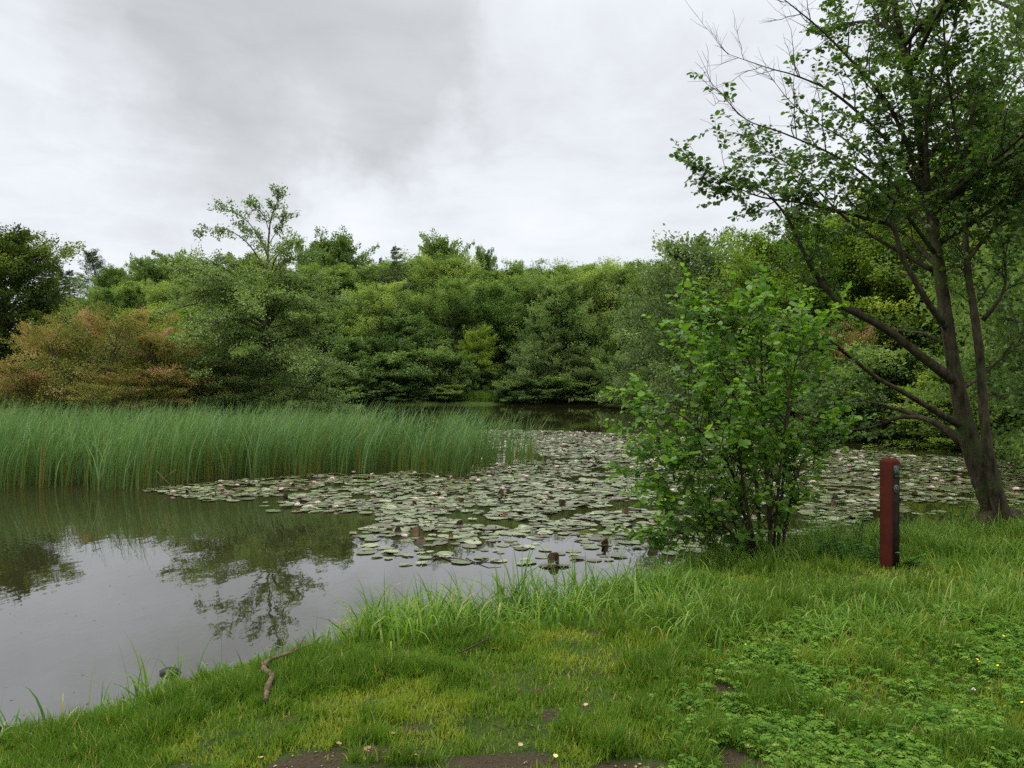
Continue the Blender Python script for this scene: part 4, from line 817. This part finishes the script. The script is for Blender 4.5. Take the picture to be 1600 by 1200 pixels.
# flowers
def flower_mesh(r, near_=True):
    G_ = Geo()
    for ring, (cnt, el, ln) in enumerate([(8, .25, 1.0), (8, .65, .92), (6, 1.05, .8)]):
        a = np.arange(cnt) / cnt * 6.283 + ring * .4 + r.normal(0, .06, cnt)
        d = np.stack([np.cos(a) * math.cos(el), np.sin(a) * math.cos(el), np.full(cnt, math.sin(el))], -1)
        nn = np.stack([-np.cos(a) * math.sin(el), -np.sin(a) * math.sin(el), np.full(cnt, math.cos(el))], -1)
        G_.leaves(np.stack([np.cos(a) * .12, np.sin(a) * .12, np.full(cnt, .12)], -1), d, nn, ln, .42, fold=.3, droop=-.18, tint=.2 + .3 * ring + r.normal(0, .05, cnt))
    me = G_.mesh('petals', M['petal'])
    S_ = Geo(); a = np.arange(14) / 14 * 6.283
    for q in a: S_.tube(np.array([[.05 * math.cos(q), .05 * math.sin(q), .1], [.12 * math.cos(q), .12 * math.sin(q), .42]]), [.03, .02], 4)
    return me, S_.mesh('stamens', M['yellow'])
FM = [flower_mesh(g(200 + k)) for k in range(4)]
fr2 = g(88)
FL = [((270, 772), .062, 'lone pink water lily on open water off the tip of the pad raft'),
      ((345, 762), .05, 'pale water lily at the reed edge nearest the lone pink one'), ((370, 761), .05, 'pink water lily at the reed edge, second from the lone pink one'),
      ((440, 768), .06, 'pink water lily standing alone between reeds and open water'), ((465, 793), .062, 'white-pink water lily at the front rim of the raft, first of a row of four'),
      ((484, 795), .055, 'water lily in the row of four at the raft rim, second from the reed side'), ((497, 789), .055, 'water lily raised behind the row at the raft rim'),
      ((525, 796), .06, 'pink water lily beside a big reddish pad at the raft rim'), ((649, 783), .058, 'pale water lily in mid raft in front of the reeds'), ((676, 775), .058, 'pink water lily in mid raft beside dark curled leaves'),
      ((683, 748), .05, 'white water lily touching the reed foot'), ((785, 767), .062, 'brightest white water lily beside a dark curled leaf'), ((818, 745), .05, 'pink water lily in front of the thin end of the reeds'),
      ((632, 842), .05, 'cream water lily bud floating beside the upright brown leaves'), ((1050, 770), .058, 'pale water lily seen through the young alder leaves'), ((1368, 745), .062, 'pink water lily close beside the red post')]
def flower(p, s, label, group=None, near_=True):
    k = fr2.integers(0, 4); o_ = link('water_lily', FM[k][0]); o_.location = (p[0], p[1], .02); o_.rotation_euler = (fr2.normal(0, .12), fr2.normal(0, .12), fr2.uniform(0, 6.28)); o_.scale = (s, s, s)
    if near_: link('stamens', FM[k][1], o_)
    tag(o_, label, 'water lily', group)
for (q, s, lb) in FL: flower(W(*q), s, lb)
cand = pr.permutation(np.where((y > 11.0) & vis)[0]); placed = []
for i in cand:
    if len(placed) >= 190: break
    pb = .35 + .65 * float(smooth(y[i], 14, 22))
    if fr2.uniform() > pb * (.4 + 1.0 * float(fnoise(np.array([x[i]]), np.array([y[i]]), .7, 97)[0])): continue
    placed.append(i); flower((x[i], y[i]), fr2.uniform(.045, .068), 'pink-white water lily open among the pads of the raft', 'water lilies among the pads', near_=y[i] < 15)
# curled leaves standing up out of the water
def curl_mesh(r, fold=1.0):
    k = 13; th = np.linspace(-3.0, 3.0, k); V = [];
    for rr2 in (0.0, .35, .7, 1.0):
        bend = fold * rr2
        V.append(np.stack([np.sin(th) * rr2 * (.85 - .25 * bend * np.abs(np.sin(th))), -.35 + .55 * bend * np.abs(np.sin(th)) ** 1.5 + r.normal(0, .02, k) * rr2 + 0 * th, .55 + np.cos(th) * rr2 * .8 + r.normal(0, .02, k) * rr2], -1))
    V = np.concatenate(V); Qq = []
    for a in range(3):
        for b in range(k - 1): Qq.append([a * k + b, a * k + b + 1, (a + 1) * k + b + 1, (a + 1) * k + b])
    G_ = Geo(); G_.add(V, Qq); return G_.mesh('curled_leaf', M['curl'], True)
CM = [curl_mesh(g(300 + k), 1.1 + .4 * k) for k in range(5)]
CL = [((652, 838), .15, 0.4, 'largest upright brown lily leaf with an orange rim, out of the near water'), ((663, 846), .10, 2.2, 'orange-brown leaf leaning against the largest upright leaf'), ((625, 832), .11, 1.2, 'dark tent-shaped lily leaf left of the largest upright leaf'),
      ((721, 822), .10, .3, 'dark pointed lily leaf standing between pads and open water'), ((866, 880), .14, .1, 'round dark brown lily leaf standing alone in the near water'), ((877, 793), .15, -.3, 'tan upright lily leaf in the middle of the raft'),
      ((994, 838), .11, .9, 'dark upright lily leaf near the tip of the young alder branch'), ((1020, 856), .12, -.6, 'tan curled lily leaf in the shallows by the young alder'), ((948, 852), .09, 1.6, 'olive curled lily leaf at the edge of the near pads'),
      ((945, 860), .07, 2.6, 'small dark leaf under the olive curled one'), ((706, 842), .07, 1.1, 'small blackish leaf lying between the pads'), ((1310, 782), .13, .5, 'upright brown lily leaf between the young alder and the post'), ((1300, 788), .10, -1.0, 'olive leaf tucked under the upright brown one by the post'),
      ((1432, 773), .12, .2, 'dark upright lily leaf right of the post'), ((928, 749), .15, .7, 'big black curled leaf in the far part of the raft'), ((786, 772), .12, 1.5, 'dark curled leaf beside the brightest white lily')]
for kk, (q, s, a, lb) in enumerate(CL):
    p = W(*q); o_ = link('curled_lily_leaf', CM[fr2.integers(0, 5)]); o_.location = (p[0], p[1], -.16 * s); o_.rotation_euler = (fr2.normal(-.25, .2), fr2.normal(0, .3), a); o_.scale = (s * 1.0, s, s * .78); tag(o_, lb, 'lily leaf')
for i in pr.permutation(np.where((y > 9) & vis & (ppy < 850))[0])[:270]:
    s = fr2.uniform(.03, .085); o_ = link('curled_lily_leaf', CM[fr2.integers(0, 5)]); o_.location = (x[i], y[i], 0); o_.rotation_euler = (fr2.normal(0, .5), fr2.normal(0, .4), fr2.uniform(0, 6.28)); o_.scale = (s * 1.2, s, s * .75)
    tag(o_, 'small dark curled leaf poking up among the pads of the raft', 'lily leaf', 'curled leaves among the pads')
# sticks in the water
for k, (pts, lb) in enumerate([([(676, 876), (690, 872), (704, 877), (716, 880)], 'thin looped twig floating on the near water'), ([(728, 874), (742, 880), (754, 878), (764, 873)], 'forked dark twig floating right of the looped one')]):
    G_ = Geo(); q = np.array([[*W(a, b), .01] for a, b in pts]); cp = cat_poly(np.c_[q, [.008, .009, .009, .004]], 5); G_.tube(cp[:, :3], cp[:, 3], 5)
    G_.tube(np.array([cp[7, :3], cp[7, :3] + [.12, -.10, .02], cp[7, :3] + [.26, -.12, .005]]), [.007, .006, .003], 5)
    G_.tube(np.array([cp[4, :3], cp[4, :3] + [-.08, .08, .03]]), [.006, .003], 5)
    tag(link('floating_twig', G_.mesh('floating_twig', M['twig'], True)), lb, 'twig')

# ------------------------------------------------------------------ marker post
PX, PYY = 3.40, 6.80; pz = gz1(PX, PYY)
post = empty('marker_post', (PX, PYY, pz - .02), R_(32.4)); tag(post, 'dark red wooden trail marker post with two badges on its shaded side', 'post')
G_ = Geo(); hw = .06; H_ = 2 - 116 / F * 6.8 - pz + .02; c = .005
prof = [(-.25, 1, 1), (H_ - .034, 1, 1), (H_ - .024, .98, .98), (H_ - .004, .76, .76), (H_, .70, .70)]
secs = []
for (z, a, b_) in prof:
    w = hw * a; cc = c * a; secs.append(np.array([[w, w - cc, z], [w - cc, w, z], [-w + cc, w, z], [-w, w - cc, z], [-w, -w + cc, z], [-w + cc, -w, z], [w - cc, -w, z], [w, -w + cc, z]]))
V = np.concatenate(secs + [np.array([[0, 0, H_ + .004]])]); Qq = []; Tt = []
for a in range(len(secs) - 1):
    for b_ in range(8): Qq.append([a * 8 + b_, a * 8 + (b_ + 1) % 8, (a + 1) * 8 + (b_ + 1) % 8, (a + 1) * 8 + b_])
for b_ in range(8): Tt.append([(len(secs) - 1) * 8 + b_, (len(secs) - 1) * 8 + (b_ + 1) % 8, len(V) - 1])
G_.add(V, Qq, Tt); link('shaft', G_.mesh('shaft', M['post']), post)
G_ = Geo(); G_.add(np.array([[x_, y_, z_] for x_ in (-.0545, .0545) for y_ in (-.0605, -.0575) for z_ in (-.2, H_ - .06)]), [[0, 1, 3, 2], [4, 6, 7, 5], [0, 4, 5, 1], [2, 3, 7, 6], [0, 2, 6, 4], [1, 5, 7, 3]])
tag(link('dark_face', G_.mesh('dark_face', plain_mat('near_black', (.018, .013, .009), rough=.9, spec=.05, var=.4, scale=14)), post), 'near-black face that carries the badges')  # near-black slab laid over the badge side of the red shaft
M['badge_dark'] = plain_mat('badge_dark', (.012, .022, .018), rough=.4, var=.1); M['badge_pale'] = plain_mat('badge_pale', (.05, .085, .07), rough=.5, var=.15); M['badge_white'] = plain_mat('badge_white', (.09, .095, .088), rough=.5, var=.15)
def disc(G, cx, cz, rx, rz, y0, y1, k=24, inner=0.0):
    th = np.arange(k) / k * 6.283; o_ = np.stack([cx + np.cos(th) * rx, 0 * th + y1, cz + np.sin(th) * rz], -1); bk = o_ * [1, 0, 1] + [0, y0, 0]
    i = np.arange(k); j = (i + 1) % k
    if inner:
        ii = np.stack([cx + np.cos(th) * rx * inner, 0 * th + y1, cz + np.sin(th) * rz * inner], -1); G.add(np.concatenate([o_, bk, ii]), np.concatenate([np.stack([i, j, 2 * k + j, 2 * k + i], -1), np.stack([k + i, k + j, j, i], -1)]))
    else: G.add(np.concatenate([o_, bk, [[cx, y1, cz]]]), np.stack([k + i, k + j, j, i], -1), np.stack([i, j, np.full(k, 2 * k)], -1))
def slab(G, x0, x1, z0, z1, y0, y1):
    V = np.array([[a, b_, c_] for a in (x0, x1) for b_ in (y0, y1) for c_ in (z0, z1)]); G.add(V, [[0, 1, 3, 2], [4, 6, 7, 5], [0, 4, 5, 1], [2, 3, 7, 6], [0, 2, 6, 4], [1, 5, 7, 3]])
zt = H_ - .115
G_ = Geo(); slab(G_, -.042, .042, zt - .055, zt + .055, -.060, -.064); bd = link('badge', G_.mesh('badge', M['badge_dark']), post); tag(bd, 'dark rectangular badge with a pale upright emblem')
G_ = Geo(); slab(G_, -.006, .006, zt - .03, zt + .04, -.0645, -.0665); slab(G_, -.026, -.017, zt - .03, zt + .018, -.0645, -.0665); slab(G_, .017, .026, zt - .03, zt + .018, -.0645, -.0665); slab(G_, -.03, .03, zt - .045, zt - .036, -.0645, -.0665)
link('emblem', G_.mesh('emblem', M['badge_pale']), bd)
zt = H_ - .27
G_ = Geo(); disc(G_, 0, zt, .04, .04, -.060, -.064); bd = link('badge', G_.mesh('badge', M['badge_dark']), post); tag(bd, 'round dark badge with a pale ring')
G_ = Geo(); disc(G_, 0, zt, .036, .036, -.0642, -.0665, inner=.72); disc(G_, 0, zt, .012, .018, -.0642, -.0665); link('emblem', G_.mesh('emblem', M['badge_white']), bd)

# ------------------------------------------------------------------ herbs by the post, sprouts at the alder foot
hr = g(99)
def herb(px, Y, h, label, nlv=26, mat='herb', ll=.07, st=1):
    X = (px - 800) / F * Y; z = gz1(X, Y); r0 = empty('herb_plant', (X, Y, z)); sg = Geo(); lg = Geo()
    for s_ in range(st):
        ln = hr.normal(0, .10, 2); w = np.linspace(0, 1, 6); o0 = hr.normal(0, .05 * (st > 1), 2); hs = h * (1 if s_ == 0 else hr.uniform(.5, .95))
        pts = np.stack([o0[0] + ln[0] * w * w * 1.2, o0[1] + ln[1] * w * w * 1.2, w * hs - .02], -1); sg.tube(pts, .005 * (1 - .7 * w) + .001, 5)
        u = np.linspace(.12, 1, nlv); a = np.arange(nlv) * 1.57 + hr.normal(0, .3, nlv); b = np.stack([np.interp(u, w, pts[:, c_]) for c_ in range(3)], -1)
        dd = np.stack([np.cos(a), np.sin(a), np.full(nlv, .25)], -1); sz = ll * (1.25 - .75 * u) * hr.uniform(.8, 1.2, nlv)
        lg.leaves(b, dd, np.array([0, 0, 1.0]) + hr.normal(0, .2, (nlv, 3)), sz, sz * .42, fold=.15, droop=.3, tint=np.clip(.42 + hr.normal(0, .15, nlv) + .25 * (u > .85), 0, 1), shape='ovate')
    link('stem', sg.mesh('stem', M[mat], True), r0); link('foliage', lg.mesh('foliage', M[mat]), r0); tag(r0, label, 'plant')
for a in [(1348, 7.55, .62, 'tallest leafy herb standing left of the red post'), (1310, 7.5, .42, 'leafy herb between the young alder and the tallest herb'), (1288, 7.75, .36, 'short leafy herb at the foot of the young alder'),
          (1365, 7.3, .40, 'leafy herb tucked right behind the red post'), (1330, 7.25, .34, 'bushy low herb in front of the tallest herb'), (1355, 7.0, .26, 'low herb touching the foot of the post'), (1414, 6.75, .2, 'small herb on the shaded side of the post foot'), (1270, 7.5, .26, 'lowest herb in the shade of the young alder')]:
    herb(*a, nlv=30, st=3)
herb(1452, 9.4, .62, 'thin sprout with small leaves beside the forked trunk', nlv=30, mat='alder', ll=.06, st=4)
herb(1490, 9.5, .8, 'taller leafy sprout against the forked trunk', nlv=34, mat='alder', ll=.06, st=4)
herb(1405, 8.6, .22, 'tuft of low herb at the dark shore right of the post', st=3)

# ------------------------------------------------------------------ fallen wood, stone, leaves and small flowers
def gp(px, py, dz=0.0):
    z = .3
    for _ in range(6):
        q = W(px, py, z); z = float(gz(q[0], q[1]))
    return np.array([q[0], q[1], z + dz])
G_ = Geo(); pp = [gp(415, 1112, .06), gp(418, 1098, .085), gp(425, 1082, .095), gp(412, 1070, .095), gp(420, 1058, .10), gp(445, 1048, .10), gp(463, 1040, .10), gp(476, 1024, .13)]
cp = cat_poly(np.c_[np.array(pp), [.011, .015, .014, .016, .012, .011, .010, .005]], 5); G_.tube(cp[:, :3], cp[:, 3], 9, wob=.08)
G_.tube(np.array([pp[3], pp[3] + [-.03, .06, .02]]), [.012, .006], 7); G_.tube(np.array([pp[6], pp[6] + [.10, .03, .03]]), [.007, .003], 6); G_.tube(np.array([pp[5], pp[5] + [.07, .10, .03]]), [.006, .002], 6)
tag(link('fallen_branch', G_.mesh('fallen_branch', M['dead'], True)), 'crooked grey-brown dead branch lying in the short grass', 'branch')
G_ = Geo(); pp = [gp(718, 1033, .05), gp(738, 1026, .06), gp(756, 1019, .07), gp(770, 1012, .08)]; cp = cat_poly(np.c_[np.array(pp), [.005, .007, .006, .003]], 4); G_.tube(cp[:, :3], cp[:, 3], 6); G_.tube(np.array([pp[2], pp[2] + [.05, -.02, .02]]), [.004, .002], 5)
tag(link('fallen_twig', G_.mesh('fallen_twig', M['twig'], True)), 'thin dark twig lying on the lawn below the tall grass', 'twig')
G_ = Geo(); q0 = np.array([*W(1000, 905), .12]); G_.tube(np.array([q0 + [-.05, 0, .03], q0 + [.2, -.1, .02], q0 + [.45, -.22, .01]]), [.008, .012, .010], 7); tag(link('bank_stick', G_.mesh('bank_stick', M['dead'], True)), 'pale stick lying at the shore among tall grass', 'stick')
st_ = W(265, 1052); G_ = Geo(); u = np.linspace(0, np.pi, 9)[:, None]; v = np.linspace(0, 2 * np.pi, 15)[None, :-1]; sr2 = g(12)
nr = 1 + sr2.normal(0, .06, (9, 14)); V = np.stack([np.sin(u) * np.cos(v) * .075 * nr, np.sin(u) * np.sin(v) * .05 * nr, np.cos(u) * .04 * nr + 0 * v], -1).reshape(-1, 3) + [st_[0], st_[1], .0]
Qq = [[a * 14 + b_, a * 14 + (b_ + 1) % 14, (a + 1) * 14 + (b_ + 1) % 14, (a + 1) * 14 + b_] for a in range(8) for b_ in range(14)]
G_.add(V, Qq); tag(link('stone', G_.mesh('stone', M['stone'], True)), 'dark wet stone in the shallows off the near bank', 'stone')
G_ = Geo(); q = np.array([[-2.98, 4.05, .0], [-2.93, 4.17, .06], [-2.80, 4.20, .07], [-2.72, 4.12, .03]]); cp = cat_poly(np.c_[q, [.02, .028, .026, .02]], 5); G_.tube(cp[:, :3], cp[:, 3], 9, wob=.08)
tag(link('mossy_root', G_.mesh('mossy_root', M['near_bark'], True)), 'mossy root arching over the water at the lower left shore', 'root')
LM = {'yellow_green': plain_mat('fallen_leaf_pale', (.42, .42, .13), var=.15), 'brown': plain_mat('fallen_leaf_brown', (.20, .115, .06), var=.3), 'tan': plain_mat('fallen_leaf_tan', (.34, .25, .16), var=.2)}
def leaf_thing(px, py, s, mat, label, a):
    G_ = Geo(); th = np.linspace(0, 2 * np.pi, 15)[:-1]; ro = s * (1 + .12 * np.cos(th)) * (1 + .04 * np.sin(5 * th)); V = np.stack([np.cos(th) * ro, np.sin(th) * ro * .72, .15 * np.abs(np.sin(th)) * s], -1)
    V = np.concatenate([V, [[0, 0, 0]]]); i = np.arange(14); G_.add(V, None, np.stack([i, (i + 1) % 14, np.full(14, 14)], -1)); G_.tube(np.array([[s, 0, 0], [s * 1.5, .1 * s, .1 * s]]), [.0015, .001], 4)
    p = gp(px, py, .03); o_ = link('fallen_leaf', G_.mesh('fallen_leaf', LM[mat])); o_.location = p; o_.rotation_euler = (hr.normal(.1, .15), hr.normal(0, .15), a); tag(o_, label, 'leaf')
for a in [(1171, 1176, .024, 'yellow_green', 'pale yellow-green leaf lying on bare soil', .3), (574, 1180, .02, 'brown', 'red-brown dead leaf on the soil at the bottom edge', 1.2), (773, 1021, .024, 'tan', 'tan dead leaf at the end of the dark twig', .6), (407, 1194, .016, 'tan', 'tan leaf scrap on the soil nearest the lower left', 2.2),
          (612, 1156, .014, 'tan', 'small pale leaf at the edge of the soil patch', .2), (813, 1174, .014, 'tan', 'pale leaf beside the low plant near the bottom edge', 1.0), (915, 1110, .012, 'tan', 'tiny pale leaf on the small bare patch', .5), (530, 1172, .014, 'brown', 'dark leaf scrap between the turf and the soil', 2.8), (868, 1192, .014, 'yellow_green', 'yellow leaf scrap at the bottom edge', 1.7)]:
    leaf_thing(*a)
# small yellow silverweed flowers and one white clover head
G_ = Geo()
for k in range(5):
    a = k * 1.2566; G_.leaves(np.array([[0, 0, 0]]), np.array([[math.cos(a), math.sin(a), .25]]), np.array([[0, 0, 1.0]]), .010, .009, fold=.1, droop=0, tint=.5, shape='round')
YF = G_.mesh('yellow_flower', plain_mat('yellow_petal', (.75, .56, .03), var=.1, spec=.2))
for (px, py) in [(1568, 1010), (1527, 1048), (1531, 1052), (1559, 1058), (1416, 1085), (1284, 1128), (1150, 1094), (1165, 1024), (1597, 1118), (1478, 1040)]:
    o_ = link('yellow_flower', YF); o_.location = gp(px, py, .065); o_.rotation_euler = (.35, 0, hr.uniform(0, 6)); o_.scale = (.75,) * 3; tag(o_, 'tiny yellow flower open among the silverweed leaves', 'flower', 'yellow flowers in the silverweed')
G_ = Geo()
for k in range(30):
    v_ = nrm(hr.normal(size=3)); v_[2] = abs(v_[2]); G_.leaves((v_ * .004)[None], v_[None], nrm(hr.normal(size=3))[None], .008, .004, fold=.1, droop=0, tint=.5)
o_ = link('clover_flower', G_.mesh('clover_flower', plain_mat('clover_petal', (.7, .68, .62), var=.1))); o_.location = gp(1521, 1099, .07); tag(o_, 'single white clover head among the silverweed', 'flower')

# crumbs of dead leaf, straw and bark scattered on soil and turf
lg_ = g(123); lx, ly = lg_.uniform(-4, 6, 22000), lg_.uniform(2.5, 7, 22000); ok = (gd(lx, ly) > .1) & (np.abs(lx) < ly * .74 + .6) & (lg_.uniform(0, 1, 22000) < .14 + .86 * soil(lx, ly)); lx, ly = lx[ok], ly[ok]; n = len(lx)
LT = Geo(); dd = lg_.normal(0, 1, (n, 3)) * [1, 1, .15]; Ls = lg_.uniform(.006, .022, n); Wd_ = Ls * lg_.uniform(.12, .7, n)
LT.leaves(np.stack([lx, ly, gz(lx, ly) + .006], -1), dd, np.array([0, 0, 1.0]) + lg_.normal(0, .35, (n, 3)), Ls, Wd_, fold=.2, droop=.1, tint=lg_.uniform(0, 1, n), shape='quad')
M['litter'] = leaf_mat('leaf_litter', [(0, (.03, .02, .012)), (.5, (.12, .08, .045)), (1, (.34, .27, .16))], trans=.05, spec=.1, objvar=0)
tag(link('leaf_litter', LT.mesh('leaf_litter', M['litter'])), 'crumbs of dead leaf and straw on the trodden bank', 'leaf litter', kind='stuff')

# specks of leaf and scum floating off the bank and between the pads
fx2, fy2 = lg_.uniform(-4.5, 4, 6000), lg_.uniform(4, 14, 6000); d2 = gd(fx2, fy2); ok = (d2 < -.03) & (lg_.uniform(0, 1, 6000) < .85 * np.exp(d2 / .35) + .05 + .10 * smooth(fnoise(fx2, fy2, .8, 131), .5, .7)); fx2, fy2 = fx2[ok], fy2[ok]; n = len(fx2)
FD = Geo(); Ls = lg_.uniform(.006, .028, n)
FD.leaves(np.stack([fx2, fy2, np.full(n, .004)], -1), lg_.normal(0, 1, (n, 3)) * [1, 1, 0.02], np.array([0, 0, 1.0]), Ls, Ls * lg_.uniform(.15, .6, n), fold=.05, droop=0, tint=lg_.uniform(0, .8, n), shape='quad')
tag(link('floating_debris', FD.mesh('floating_debris', M['litter'])), 'specks of dead leaf floating on the pond', 'debris', kind='stuff')
